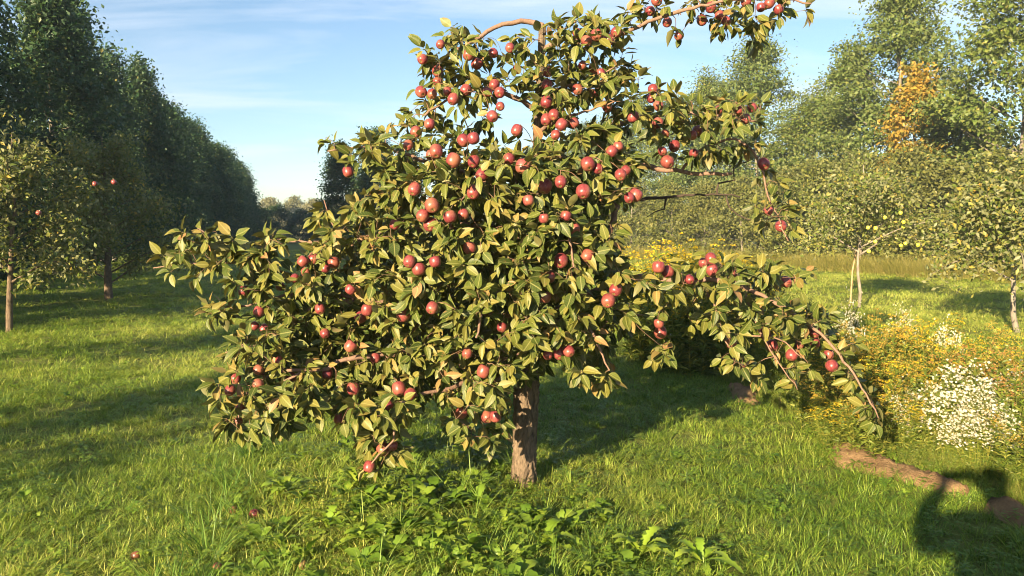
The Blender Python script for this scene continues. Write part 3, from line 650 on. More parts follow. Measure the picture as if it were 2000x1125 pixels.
for poly, n, mode in AREAS:
    poly = np.array(poly, float); lo, hi = poly.min(0), poly.max(0); got = 0; tries = 0
    while got < n and tries < 60:
        tries += 1
        q = rng.uniform(lo, hi, (400, 2)); q = q[inpoly(q[:, 0], q[:, 1], poly)]
        for px, py in q:
            if got >= n: break
            fy = float(front_Y(px, py))
            if mode == 'body':
                if ((px - 1015) / 36) ** 2 + ((py - 240) / 55) ** 2 < 1: continue
                if 830 < px < 1000 and 195 < py < 300 and rng.uniform() < 0.45: continue
                if py < 300 and rng.uniform() < 0.5: continue
                if px > 1215 and py < 320 and rng.uniform() < 0.25: continue
                back = 4.72 + (4.72 - fy) * 1.15 + 0.25
                u = rng.uniform() ** 1.35; Y = fy + (back - fy) * u
                if py < 260: Y = 4.62 + rng.normal() * 0.22
            elif mode == 'front': Y = fy + rng.normal() * 0.12
            else: Y = fy + rng.normal() * 0.15
            p = P(px, py, Y)
            if p[2] < 0.28: continue
            if cl and np.min(np.sum((np.array(cl[-400:]) - p) ** 2, 1)) < 0.040 ** 2: continue
            cl.append(p); got += 1
cl = np.array(cl)
NP, NR = np.concatenate(nodes_p), np.concatenate(nodes_r)
order = np.argsort([np.min(np.linalg.norm(NP - c, axis=1)) for c in cl])
twigs = MB(); Lp, Ld, Ln, Ls = [], [], [], []
SUNV = -np.array(SD)
def add_leaf(p, d, out, s):
    nrm = norm(np.array([0, 0, 0.75]) + SUNV * 0.75 + out * 0.35 + rng.standard_normal(3) * 0.55)
    Lp.append(p); Ld.append(norm(d)); Ln.append(nrm); Ls.append(s)
newP, newR = list(NP), list(NR)
NPa = NP.copy()
for ci in order:
    c = cl[ci]; dv = np.linalg.norm(NPa - c, axis=1); j = int(np.argmin(dv)); a = NPa[j]; L = dv[j]
    r0 = min(newR[j] * 0.75, 0.0022 + 0.0085 * L); r0 = max(r0, 0.0016)
    perp = rng.standard_normal(3) * 0.12 * L
    mid = (a + c) / 2 + perp + np.array([0, 0, 0.10 * L])
    n = max(3, int(L / 0.03)); w = spline([a, mid, c], n=max(2, n // 2))
    tube(twigs, w, np.linspace(r0, 0.0014, len(w)), 5 if r0 > 0.003 else 4)
    add = w[2::2]
    if len(add): NPa = np.vstack([NPa, add]); newR += list(np.linspace(r0, 0.0014, len(add)))
    td = norm(w[-1] - w[-2]); out = norm(c - np.array([TB[0], 4.72, 1.5]))
    nl = rng.integers(5, 10)
    ref = norm(np.cross(td, rng.standard_normal(3))); ref2 = np.cross(td, ref); a0 = rng.uniform(0, 6.28)
    for i in range(nl):                # rosette at the tip
        an = a0 + i * 2.4; rad = math.cos(an) * ref + math.sin(an) * ref2
        d = td * rng.uniform(0.1, 1.0) + rad * 0.85 + np.array([0, 0, -0.3]) + out * 0.15 + rng.standard_normal(3) * 0.18
        add_leaf(w[-1] - td * 0.02 * rng.uniform(0, 1), d, out, rng.uniform(0.056, 0.098))
    for i in range(1, len(w) - 1):     # leaves along the shoot
        if rng.uniform() < 0.42:
            rad = norm(np.cross(td, rng.standard_normal(3))); d = rad + td * 0.5 + np.array([0, 0, -0.2])
            add_leaf(w[i], d, out, rng.uniform(0.05, 0.085))
# every apple hangs from a short spur with a leaf or two behind it
for tpt in tips:
    dv = np.linalg.norm(NPa - tpt, axis=1); j = int(np.argmin(dv)); L = dv[j]
    w = spline([NPa[j], (NPa[j] + tpt) / 2 + np.array([0, 0, 0.15 * L]), tpt], n=3)
    tube(twigs, w, np.linspace(max(0.0022, min(0.004, newR[j])), 0.0018, len(w)), 5)
    for i in range(3):
        d = rng.standard_normal(3) + np.array([0, 0.3, 0.1]); add_leaf(tpt, d, np.array([0, -1., 0]), rng.uniform(0.05, 0.085))
Lp, Ld, Ln, Ls = map(np.array, (Lp, Ld, Ln, Ls))
# leaves do not grow through the fruit, and fruit on the sunny side shows between them
cen = Lp + Ld * (Ls * 0.72)[:, None]
ok = np.ones(len(Lp), bool); pc = proj(cen); pa = proj(apos)
for k in range(len(apos)):
    dd = np.linalg.norm(cen - apos[k], axis=1); ok &= dd > 0.040
    s2 = np.hypot(pc[:, 0] - pa[k, 0], pc[:, 1] - pa[k, 1]); infr = (pc[:, 2] < pa[k, 2] + 0.02)
    ok &= ~((s2 < 17) & infr & (rng.uniform(size=len(s2)) < 0.66)); ok &= ~((s2 < 27) & infr & (rng.uniform(size=len(s2)) < 0.15))
# the bare bits of limb, the trunk and the open top of the leader stay free of leaves
def clear(poly, prob):
    global ok
    ok &= ~(inpoly(pc[:, 0], pc[:, 1], poly) & (rng.uniform(size=len(pc)) < prob))
clear([(1262, 316), (1440, 322), (1440, 352), (1262, 352)], 0.95)
clear([(1240, 345), (1470, 345), (1470, 495), (1240, 495)], 0.9)
clear([(1172, 385), (1222, 385), (1205, 470), (1172, 470)], 0.8)
clear([(940, 30), (1048, 30), (1048, 60), (945, 72)], 0.9)
clear([(1040, 50), (1072, 50), (1070, 112), (1040, 112)], 0.95)
clear([(998, 748), (1056, 748), (1056, 980), (998, 980)], 0.97)
Lp, Ld, Ln, Ls = Lp[ok], Ld[ok], Ln[ok], Ls[ok]
var = rng.integers(0, len(LT), len(Lp))
print('LEAVES', len(Lp), 'clusters', len(cl), 'apples', len(apos))
link('twigs', twigs.mesh('twigs'), M['twig'], tree, world_coords=True)['kind'] = 'stuff'
# the 300 leaves that show largest are single parts, the rest one part
side, dd_, nn_ = leaf_frames(Ld, Ln)
cen = Lp + dd_ * (Ls * 0.72)[:, None]; view = norm(cen - np.array([0, 0, CAMZ]))
score = np.abs(np.sum(nn_ * view, 1)) * (Ls / cen[:, 1]) ** 2
pc = proj(cen); cell = {}
o_ = np.argsort(cen[:, 1]); vis = np.zeros(len(cen), bool)
for i in o_:                          # nearest leaf in each small patch of the view counts as seen
    key = (int(pc[i, 0] // 14), int(pc[i, 1] // 14))
    if cell.get(key, 0) < 1: vis[i] = True; cell[key] = 1
score = np.where(vis, score, score * 0.15)
top = np.argsort(-score)[:300]; rest = np.setdiff1d(np.arange(len(Lp)), top)
fol = link('foliage', leaves_mesh('foliage', Lp[rest], Ld[rest], Ln[rest], Ls[rest], var[rest]), M['apple_leaf'], tree, world_coords=True); fol['kind'] = 'stuff'
pinv = Matrix.Translation(-Vector(tree.location))
for i in top:
    o = bpy.data.objects.new('leaf', LEAF_MESH[var[i]]); COL.objects.link(o); o.parent = tree; o.matrix_parent_inverse = pinv
    s = Ls[i]; Mx = Matrix(((side[i, 0] * s, dd_[i, 0] * s, nn_[i, 0] * s, Lp[i, 0]), (side[i, 1] * s, dd_[i, 1] * s, nn_[i, 1] * s, Lp[i, 1]), (side[i, 2] * s, dd_[i, 2] * s, nn_[i, 2] * s, Lp[i, 2]), (0, 0, 0, 1)))
    o.matrix_basis = Mx

# ------------------------------------------------------------------ younger apple trees
def young_tree(h, rx, clear_h, seed, nleaf, n_limb, trunk_r, apples, amat, ascale=1.0, fork=False):
    global rng
    keep_r = rng; rng = np.random.default_rng(seed)
    mb = MB(); tz = np.linspace(-0.05, h * 0.92, 9); sw = np.cumsum(rng.standard_normal((9, 2)) * 0.03, 0); tpn = np.column_stack([sw, tz])
    tube(mb, tpn, np.linspace(trunk_r, 0.008, 9), 8, 0.06)
    limbs = []; tips_ = []
    for k in range(n_limb):
        u = (k + 0.5) / n_limb; z0 = clear_h * 0.9 + (h * 0.82 - clear_h) * u; a = k * 2.4 + rng.normal() * 0.3
        b0 = np.array([np.interp(z0, tz, tpn[:, 0]), np.interp(z0, tz, tpn[:, 1]), z0]); R = rx * (1.05 - 0.72 * u) * rng.uniform(0.75, 1.15)
        b1 = b0 + np.array([math.cos(a) * R * 0.55, math.sin(a) * R * 0.55, 0.28 * R]); b2 = b0 + np.array([math.cos(a) * R, math.sin(a) * R, (0.25 + 0.5 * u) * R * rng.uniform(-0.2, 1.3)])
        w = spline([b0, b1, b2], n=6); m1 = MB(); tube(m1, w, np.linspace(0.020 * (1.2 - u), 0.004, len(w)), 5); limbs.append(m1.mesh('branch'))
        tips_ += list(w[3:]); 
        for s_ in range(4):
            q = w[rng.integers(3, len(w))]; e = q + norm(rng.standard_normal(3) + np.array([0, 0, 0.7])) * rng.uniform(0.2, 0.5); tips_ += [e, (q + e) / 2]
    tips_.append(tpn[-1] + np.array([0, 0, 0.15])); tips_.append(tpn[-2])
    tips_ = np.array(tips_)
    # upright leafy shoots
    cen_ = tips_[rng.integers(0, len(tips_), nleaf)] + rng.standard_normal((nleaf, 3)) * np.array([0.12, 0.12, 0.13])
    V, F = leaf_cloud(cen_, 0.085, np.tile(np.array([0, 0, 0.6]), (nleaf, 1)), 0.8, 0.5, 0.2)
    crown = mesh_np('crown', V, F)
    ap = tips_[rng.integers(0, len(tips_), apples)] + rng.standard_normal((apples, 3)) * 0.06
    rng = keep_r
    return mb.mesh('trunk'), limbs, crown, ap
def put_young(meshes, loc, rz, label, group, amat, s=1.0, limbs=True, fixed=None, bark='grey_bark'):
    r = empty('young_apple_tree', (loc[0], loc[1], float(gz(loc[0], loc[1]))), rz, s)
    link('trunk', meshes[0], M[bark], r)
    for lm in meshes[1]: link('branch', lm, M[bark], r)
    link('crown', meshes[2], M['young_leaf'], r)['kind'] = 'stuff'
    pts = meshes[3] if fixed is None else fixed
    for p in pts:
        a = link('apple', amat, None, r); a.location = p; a.rotation_euler = (rng.normal() * 0.4, rng.normal() * 0.4, rng.uniform(0, 6)); a.scale = (1, 1, 1)
    tag(r, label, 'tree', group); return r
YELLOW = APPLE_SMALL; YELLOW.materials.append(M['yellow_apple'])
LA = young_tree(3.35, 1.35, 0.8, 31, 9000, 15, 0.055, 2, None)
LB = young_tree(4.0, 1.8, 0.32, 32, 18000, 24, 0.09, 0, None)
RA = young_tree(3.2, 1.5, 1.15, 33, 9000, 18, 0.035, 0, None)
RB = young_tree(2.7, 1.35, 0.85, 34, 9000, 18, 0.045, 0, None)
def local_pts(loc, pix, dy):          # apples of the side trees, where the photograph shows them
    out = []
    for k, (px, py) in enumerate(pix):
        p = P(px, py, loc[1] + dy * (0.4 + 0.6 * ((k * 37) % 10) / 10)); out.append((p[0] - loc[0], p[1] - loc[1], p[2] - float(gz(loc[0], loc[1]))))
    return out
pA = G(20, 650); pB = G(212, 588); pC = G(1676, 600); pD = G(1985, 652)
put_young(LA, pA, 0.4, 'young apple tree with thin trunk and few red apples at the left edge', 'younger apple trees', APPLE, fixed=local_pts(pA, [(138, 355), (143, 350), (22, 415)], -1.1), bark='bark')
put_young(LB, pB, 1.0, 'shaded bushy apple tree with low crown behind the leftmost apple tree', 'younger apple trees', APPLE, fixed=[], bark='bark')
put_young(RA, pC, 0.2, 'young apple tree with yellow apples and twin stakes in the sunny meadow', 'younger apple trees', YELLOW, fixed=local_pts(pC, [(1731, 401), (1747, 416), (1717, 425), (1685, 445), (1690, 446), (1757, 434), (1762, 443), (1688, 472), (1679, 491), (1755, 480), (1770, 476), (1786, 479), (1792, 479), (1759, 400)], -1.0))
put_young(RB, pD, 2.0, 'young apple tree with yellow apples at the right edge', 'younger apple trees', YELLOW, fixed=local_pts(pD, [(1904, 409), (1913, 417), (1899, 460), (1914, 455), (1948, 459), (1990, 496), (1829, 511), (1915, 521), (1920, 521), (1946, 545)], -0.9))
for k, (x, y) in enumerate([(-6.75, 7.2), (-5.75, 2.3)]):
    put_young((LA, LB)[0], (x, y, 0), 1.1 + 2 * k, ['young apple tree out of view left, next before the left edge tree', 'young apple tree out of view left, level with the camera'][k], 'younger apple trees', APPLE, s=1.0)
mb = MB(); q = G(1661, 592); tube(mb, [(q[0], q[1], -0.1), (q[0] + 0.02, q[1], 0.7), (q[0] + 0.12, q[1], 1.35)], [0.022, 0.02, 0.018], 7)
st = link('support_stake', mb.mesh('support_stake'), M['stake']); tag(st, 'thin wooden stake leaning beside the meadow apple tree', 'stake')

# ------------------------------------------------------------------ weeds of the strip: goldenrod and asters
def lance(mb, p, d, L, w, droop=0.3):
    d = norm(d); s = norm(np.cross(d, rng.standard_normal(3) + np.array([0, 0, 0.5]))); m1 = p + d * L * 0.45 + np.array([0, 0, -droop * L * 0.12]); e = p + d * L + np.array([0, 0, -droop * L * 0.5])
    mb.add([p, m1 + s * w, e, m1 - s * w], [(0, 1, 2), (0, 2, 3)])
def goldenrod(seed, h, nst, bloom=1.0):
    global rng
    keep_r = rng; rng = np.random.default_rng(seed); st_, fl = MB(), MB()
    for k in range(nst):
        a = rng.uniform(0, 6.28); r = 0.13 * math.sqrt(rng.uniform()); b = np.array([math.cos(a) * r, math.sin(a) * r, 0]); hh_ = h * rng.uniform(0.68, 1.05)
        tip = b + np.array([math.cos(a) * 0.16, math.sin(a) * 0.16, 1]) * hh_ * np.array([rng.uniform(0.3, 1.2), rng.uniform(0.3, 1.2), 1]); w = spline([b, (b + tip) / 2 + rng.standard_normal(3) * 0.015, tip], n=5)
        tube(st_, w, np.linspace(0.002, 0.001, len(w)), 4)
        for i in range(66):
            u = rng.uniform(0.03, 0.9); p = b + (tip - b) * u; an = i * 2.4; lance(st_, p, [math.cos(an), math.sin(an), rng.uniform(0.2, 2.4)], rng.uniform(0.06, 0.12) * (1.15 - 0.5 * u), 0.0075, 0.7)
        # plume of arching sprays
        for j in range(int(6 * bloom)):
            u = rng.uniform(0.0, 1.0); p = tip - (tip - b) * (0.22 * u); an = j * 2.4 + rng.uniform(); ln = (0.03 + 0.11 * u) * rng.uniform(0.7, 1.2)
            d = np.array([math.cos(an), math.sin(an), 0.55])
            for q_ in range(11):
                s_ = (q_ + 1) / 11; c = p + d * ln * s_ + np.array([0, 0, -0.55 * ln * s_ * s_]) + rng.standard_normal(3) * 0.005
                V, F = leaf_cloud(np.array([c]), 0.0125, np.array([[0, 0, 1.0]]), 0.8, 0.8, 0); fl.add(V, F)
    rng = keep_r
    return st_.mesh('stems'), fl.mesh('flower_plumes', False)
def aster(seed, h, spread, nst, nfl):
    global rng
    keep_r = rng; rng = np.random.default_rng(seed); st_, fl, ce = MB(), MB(), MB()
    for k in range(nst):
        a = rng.uniform(0, 6.28); r = spread * math.sqrt(rng.uniform()); b = np.array([math.cos(a) * r * 0.35, math.sin(a) * r * 0.35, 0]); tip = np.array([math.cos(a) * r, math.sin(a) * r, h * rng.uniform(0.55, 1.0) * (1.05 - 0.45 * (r / spread) ** 2)])
        w = spline([b, (b + tip) / 2 + rng.standard_normal(3) * 0.02 + np.array([0, 0, 0.06]), tip], n=4); tube(st_, w, np.linspace(0.003, 0.0012, len(w)), 4)
        for i in range(22):
            u = rng.uniform(0.1, 0.95); p = w[int(u * (len(w) - 1))]; an = i * 2.4; lance(st_, p, [math.cos(an), math.sin(an), 0.4], rng.uniform(0.03, 0.06), 0.005)
        for i in range(nfl):
            c = tip + rng.standard_normal(3) * np.array([0.036, 0.036, 0.026]); tube(st_, [w[-2], c], [0.001, 0.0007], 3, cap=False)
            n_ = norm(np.array([rng.normal() * 0.5, -0.5 + rng.normal() * 0.5, 0.9])); u_ = norm(np.cross(n_, [1, 0.2, 0])); v_ = np.cross(n_, u_); R0 = rng.uniform(0.006, 0.0095); m_ = 9
            V = [c]; 
            for j in range(m_):
                for da, rr_ in ((-0.22, 0.9), (0.22, 0.9)):
                    t_ = 6.283 * j / m_ + da; V.append(c + (u_ * math.cos(t_) + v_ * math.sin(t_)) * R0 * rr_ + n_ * 0.001 * (j % 2))
            fl.add(V, [(0, 1 + 2 * j, 2 + 2 * j) for j in range(m_)])
            ce.add([c + n_ * 0.0012 + (u_ * math.cos(t_) + v_ * math.sin(t_)) * R0 * 0.28 for t_ in np.arange(5) * 1.2566] + [c + n_ * 0.003], [(j, (j + 1) % 5, 5) for j in range(5)])
    rng = keep_r
    return st_.mesh('stems'), fl.mesh('petals', False), ce.mesh('flower_centres', False)
GV = [goldenrod(600 + i, 1.0, 18) for i in range(4)]
AV = [aster(700 + i, 0.55, 0.26, 70, 32) for i in range(2)]
GMAT = {'y': M['goldenrod_yellow'], 'o': M['goldenrod_ochre'], 'b': M['goldenrod_brown']}
CW = {'y': 'bright yellow goldenrod', 'o': 'ochre fading goldenrod', 'b': 'brown spent goldenrod'}
def put_golden(k, x, y, s, kind, label):
    r = empty('goldenrod_plant', (x, y, float(gz(x, y))), rng.uniform(0, 6.28)); w = rng.uniform(1.0, 1.3) * max(0.6, s) * (1.25 if y > 8 else 1); r.scale = (w, w, s)
    link('stems', GV[k % 4][0], M['goldenrod_leaf'], r); f = link('flower_plumes', GV[k % 4][1], M['goldenrod_yellow'], r)
    f.material_slots[0].link = 'OBJECT'; f.material_slots[0].material = GMAT[kind]; f['kind'] = 'stuff'
    tag(r, label, 'plant', 'goldenrod in the weedy strip'); return r
# (px of the top, py of the top, distance, colour)
GR = [(1338, 455, 9.6, 'y'), (1410, 478, 9.2, 'y'), (1280, 480, 9.8, 'y'), (1465, 490, 9.4, 'y'), (1370, 490, 10.4, 'y'), (1320, 505, 8.6, 'y'), (1420, 520, 8.4, 'y'), (1250, 560, 12.0, 'o'), (1330, 585, 11.4, 'y'), (1380, 600, 10.8, 'o'), (1230, 595, 12.4, 'y'), (1450, 600, 10.6, 'o'), (1290, 575, 11.8, 'y'), (1270, 610, 11.6, 'o'), (1320, 620, 11.0, 'y'), (1210, 620, 12.6, 'o'), (1350, 560, 12.2, 'y'), (1420, 570, 11.6, 'y'), (1480, 580, 11.0, 'o'), (1180, 600, 13.4, 'o'), (1240, 540, 13.0, 'y'),
      (1640, 615, 6.6, 'o'), (1700, 610, 6.4, 'o'), (1740, 640, 6.0, 'o'), (1790, 618, 6.3, 'y'), (1840, 640, 5.9, 'o'), (1890, 660, 5.6, 'b'), (1930, 668, 5.5, 'o'), (1985, 690, 5.2, 'b'), (1680, 655, 5.9, 'o'), (1730, 690, 5.6, 'y'), (1800, 700, 5.4, 'o'), (1860, 640, 6.6, 'y'), (1950, 640, 6.4, 'y'), (2030, 660, 5.8, 'o'), (2080, 700, 5.2, 'b'), (1590, 625, 6.9, 'o'), (1540, 640, 7.1, 'o'), (1660, 720, 5.5, 'o'), (1760, 640, 6.9, 'o'), (1910, 620, 7.2, 'o'), (1820, 612, 7.4, 'y'), (2010, 640, 7.0, 'o'), (1500, 620, 7.6, 'y'), (1990, 800, 4.7, 'o'), (2060, 820, 4.5, 'o'), (1700, 760, 5.2, 'o'), (1640, 780, 5.4, 'y'), (1300, 470, 9.2, 'y'), (1350, 470, 9.0, 'y'), (1395, 495, 9.6, 'y'), (1440, 500, 9.0, 'y'), (1310, 520, 9.0, 'y'), (1350, 540, 8.4, 'y'), (1270, 520, 9.3, 'y'), (1470, 540, 8.2, 'y'), (1580, 700, 6.0, 'o'), (1620, 740, 5.7, 'o'), (1720, 720, 5.9, 'o'), (1780, 690, 6.0, 'o'), (1830, 690, 5.8, 'y'), (1600, 660, 6.4, 'y'), (1690, 690, 5.9, 'o'), (1750, 740, 5.6, 'o'), (1850, 680, 6.2, 'o'), (1660, 670, 6.3, 'o'), (1880, 700, 5.9, 'b'), (1980, 670, 6.0, 'b'), (1720, 660, 6.5, 'o'), (1770, 770, 5.3, 'y')]
cnt = {}
for k, (px, py, Y, kind) in enumerate(GR):
    p = P(px, py, Y); hgt = max(0.35, p[2])
    zone = 'behind the apple tree' if px < 1480 else ('at the right edge' if px > 1900 else 'in the weeds right of the apple tree')
    key = (zone, kind); cnt[key] = cnt.get(key, 0) + 1
    zo = lambda q: 0 if q < 1480 else (2 if q > 1900 else 1)
    nth = ORD[sum(1 for g in GR if g[3] == kind and zo(g[0]) == zo(px) and (g[0], g[1]) < (px, py))]
    put_golden(k, p[0], p[1], hgt / 1.03, kind, f'{CW[kind]} {zone}, {nth} such from left')
AS = [(1885, 735, 5.25, 1.1, 'largest white aster clump spilling low at the front of the weeds'), (1965, 735, 5.35, 1.1, 'white aster clump right of the largest one'), (2040, 730, 5.5, 1.2, 'white aster clump at the very right edge'), (1765, 765, 5.5, 0.66, 'small white aster clump left of the largest one'), (1915, 790, 5.05, 0.85, 'low white aster clump under the largest one'), (1655, 605, 7.4, 0.7, 'white asters at the rear left of the goldenrod'), (1760, 625, 7.2, 0.7, 'white asters at the rear among the goldenrod'), (1850, 650, 6.9, 0.7, 'white asters showing between goldenrod near the right')]
for k, (px, py, Y, s, lab) in enumerate(AS):
    p = P(px, py, Y); r = empty('aster_plant', (p[0], p[1], float(gz(p[0], p[1]))), k * 1.7); r.scale = (s, s, max(0.5, p[2] / 0.5))
    a_ = AV[k % 2]; link('stems', a_[0], M['goldenrod_leaf'], r); link('petals', a_[1], M['aster_petal'], r)['kind'] = 'stuff'; link('flower_centres', a_[2], M['aster_centre'], r)['kind'] = 'stuff'
    tag(r, lab, 'plant', 'white asters in the weedy strip')

# ------------------------------------------------------------------ dandelions and fallen fruit in the foreground
def dandelion(seed, n=11, L=0.21):
    global rng
    keep_r = rng; rng = np.random.default_rng(seed); out = []
    for k in range(n):
        a = k * 2.4 + rng.uniform(); el = rng.uniform(0.5, 1.15); d = np.array([math.cos(a) * math.cos(el), math.sin(a) * math.cos(el), math.sin(el)]); sd = norm(np.cross(d, [0, 0, 1])); nr = np.cross(sd, d); ln = L * rng.uniform(0.75, 1.25)
        m = 15; V = []; 
        for i in range(m + 1):
            s_ = i / m; c = d * ln * s_ + np.array([0, 0, -0.55 * ln * s_ ** 2.2]); w = ln * 0.105 * (0.3 + 1.1 * s_) * (1 - s_ ** 4) * (rng.uniform(0.95, 1.3) if i % 2 else rng.uniform(0.55, 0.8)) + (0.002 if s_ < 1 else 0)
            V += [c - sd * w + nr * w * 0.35, c, c + sd * w + nr * w * 0.35]
        F = []
        for i in range(m):
            b = 3 * i; F += [(b, b + 1, b + 4), (b, b + 4, b + 3), (b + 1, b + 2, b + 5), (b + 1, b + 5, b + 4)]
        out.append(mesh_np('leaf', V, F))
    rng = keep_r; return out
DV = [dandelion(800 + i) for i in range(3)]
DL = [(730, 1075, 'dandelion rosette at the bottom, left of the trunk line'), (640, 1050, 'dandelion rosette lower left of the hanging apples'), (910, 905, 'upright dandelion leaves just left of the trunk'), (870, 1060, 'dandelion rosette at the bottom middle, below the trunk'), (700, 970, 'pale dandelion leaves below the two lowest apples'), (905, 960, 'dandelion leaves left of the trunk foot'), (1060, 1075, 'dandelion rosette at the bottom, right below the trunk'), (1250, 1085, 'dandelion rosette at the bottom right of the trunk'), (800, 1010, 'dandelion rosette midway between low apples and trunk foot'), (1370, 1095, 'dandelion rosette at the bottom, farthest right'), (980, 1040, 'dandelion rosette straight below the trunk foot'), (560, 975, 'dandelion rosette farthest left in the tall grass')]
for k, (px, py, lab) in enumerate(DL):
    g_ = G(px, py); r = empty('dandelion', (g_[0], g_[1], float(gz(g_[0], g_[1])) + 0.015), k * 0.9, rng.uniform(0.95, 1.3)); tag(r, lab, 'plant', 'dandelions in the foreground grass')
    for m_ in DV[k % 3]: link('leaf', m_, M['dandelion'], r)
FA = [(265, 1072, 'brown rotting apple lying in grass at the lower left', 'brown_apple'), (455, 990, 'tan rotten apple in the grass below the left branches', 'brown_apple'), (497, 1001, 'small red fallen apple right of the tan rotten one', 'apple'), (592, 1098, 'brown fallen apple in the grass at the bottom edge', 'brown_apple'), (425, 1100, 'pale rotten apple left of the bottom edge brown one', 'brown_apple')]
for k, (px, py, lab, mt) in enumerate(FA):
    g_ = G(px, py, 0.06); o = link('fallen_apple', APPLE.copy()); o.data.materials.clear(); o.data.materials.append(M[mt])
    o.location = (g_[0], g_[1], float(gz(g_[0], g_[1])) + 0.034); o.rotation_euler = (-0.5 + 0.3 * k, 0.5 * k - 0.4, k); o.scale = [v * (0.62 + 0.08 * (k % 3)) for v in (1.06, 0.95, 0.82)]; tag(o, lab, 'apple', 'fallen apples in the grass')
    link('stem', STEM, None, o)

# ------------------------------------------------------------------ grass (uncountable: one object each, instanced tufts)
def blade(mb, b, a, h, w, lean, curl, segs=3):
    d = np.array([math.cos(a), math.sin(a), 0]); s = np.array([-math.sin(a), math.cos(a), 0]); tw = rng.uniform(-0.7, 0.7); s = s * math.cos(tw) + d * math.sin(tw); V = []
    for i in range(segs):
        t = i / segs; c = b + d * h * (lean * t + curl * t * t) + np.array([0, 0, h * (t - 0.35 * curl * t * t)]); ww = w * (1 - 0.45 * t); V += [c - s * ww, c + s * ww]
    V.append(b + d * h * (lean + curl) + np.array([0, 0, h * (1 - 0.35 * curl - 0.25 * max(0, curl - 0.5))]))
    F = []
    for i in range(segs - 1): F += [(2 * i, 2 * i + 1, 2 * i + 3), (2 * i, 2 * i + 3, 2 * i + 2)]
    F.append((2 * segs - 2, 2 * segs - 1, 2 * segs)); mb.add(V, F)
def tuft(n, h0, h1, w, rad, lean, curl, segs=3):
    mb = MB()
    for k in range(n):
        r = rad * math.sqrt(rng.uniform()); a = rng.uniform(0, 6.28); b = np.array([math.cos(a) * r, math.sin(a) * r, -0.01]); blade(mb, b, a + rng.normal() * 0.9, rng.uniform(h0, h1), w * rng.uniform(0.7, 1.3), lean * rng.uniform(0.3, 1.6), curl * rng.uniform(0, 1.6), segs)
    return mb
def clover():
    mb = MB()
    for k in range(12):
        r = 0.06 * math.sqrt(rng.uniform()); a = rng.uniform(0, 6.28); c = np.array([math.cos(a) * r, math.sin(a) * r, rng.uniform(0.03, 0.075)])
        for j in range(3):
            t = a + j * 2.094; d = np.array([math.cos(t), math.sin(t), 0.15 * rng.normal()]); s = np.array([-math.sin(t), math.cos(t), 0]); L = rng.uniform(0.011, 0.018)
            mb.add([c, c + d * L * 0.6 + s * L * 0.5, c + d * L * 1.1 + np.array([0, 0, -0.002]), c + d * L * 0.6 - s * L * 0.5], [(0, 1, 2), (0, 2, 3)])
    return mb
def weedstem():
    mb = MB()
    for k in range(7):
        a = rng.uniform(0, 6.28); r = 0.09 * math.sqrt(rng.uniform()); b = np.array([math.cos(a) * r, math.sin(a) * r, 0]); h = rng.uniform(0.25, 0.55); e = b + np.array([math.cos(a) * 0.08, math.sin(a) * 0.08, h]); tube(mb, [b, (b + e) / 2, e], [0.0025, 0.002, 0.001], 3)
        for i in range(16): 
            p = b + (e - b) * rng.uniform(0.15, 1.0); an = i * 2.4; lance(mb, p, [math.cos(an), math.sin(an), rng.uniform(0.2, 2.2)], rng.uniform(0.04, 0.085), rng.uniform(0.0035, 0.0065))
    return mb
def template(name, mb, mat):
    me = mb.mesh(name, True); me.materials.append(mat); return bpy.data.objects.new(name, me)      # not linked: only a source of tufts
def scatter(name, label, cat, pts, rotz, tilt, scl, tint, which, temps):
    me = bpy.data.meshes.new(name); me.vertices.add(len(pts)); me.vertices.foreach_set('co', np.asarray(pts, np.float32).ravel())
    for nm, ty, key, arr in (('rot', 'FLOAT_VECTOR', 'vector', np.column_stack([tilt[:, 0], tilt[:, 1], rotz])), ('scl', 'FLOAT', 'value', scl), ('tint', 'FLOAT', 'value', tint), ('which', 'INT', 'value', which)):
        at = me.attributes.new(nm, ty, 'POINT'); at.data.foreach_set(key, np.ascontiguousarray(arr, np.int32 if ty == 'INT' else np.float32).ravel())
    o = link(name, me); ng = bpy.data.node_groups.new(name, 'GeometryNodeTree')
    ng.interface.new_socket('Geometry', in_out='INPUT', socket_type='NodeSocketGeometry'); ng.interface.new_socket('Geometry', in_out='OUTPUT', socket_type='NodeSocketGeometry')
    n, l = ng.nodes, ng.links; gi, go = n.new('NodeGroupInput'), n.new('NodeGroupOutput'); iop = n.new('GeometryNodeInstanceOnPoints'); jn = n.new('GeometryNodeJoinGeometry')
    for t_ in reversed(temps):
        oi = n.new('GeometryNodeObjectInfo'); oi.inputs['Object'].default_value = t_; oi.inputs['As Instance'].default_value = True; l.new(oi.outputs['Geometry'], jn.inputs[0])
    def na(nm, ty):
        a = n.new('GeometryNodeInputNamedAttribute'); a.data_type = ty; a.inputs[0].default_value = nm; return [s for s in a.outputs if s.name == 'Attribute' and s.enabled][0]
    l.new(gi.outputs[0], iop.inputs['Points']); l.new(jn.outputs[0], iop.inputs['Instance']); iop.inputs['Pick Instance'].default_value = True
    l.new(na('which', 'INT'), iop.inputs['Instance Index']); l.new(na('rot', 'FLOAT_VECTOR'), iop.inputs['Rotation']); l.new(na('scl', 'FLOAT'), iop.inputs['Scale']); l.new(iop.outputs[0], go.inputs[0])
    md = o.modifiers.new('tufts', 'NODES'); md.node_group = ng; tag(o, label, cat, kind='stuff'); return o
def frustum_pts(y0, y1, dens, margin=1.5):
    A = (y1 - y0) * (2 * (0.68 * y1 + margin)); n = int(A * dens); y = rng.uniform(y0, y1, n); x = rng.uniform(-1, 1, n) * (0.68 * y1 + margin)
    k = np.abs(x) < 0.68 * np.maximum(y, 0.8) + margin; return x[k], y[k]
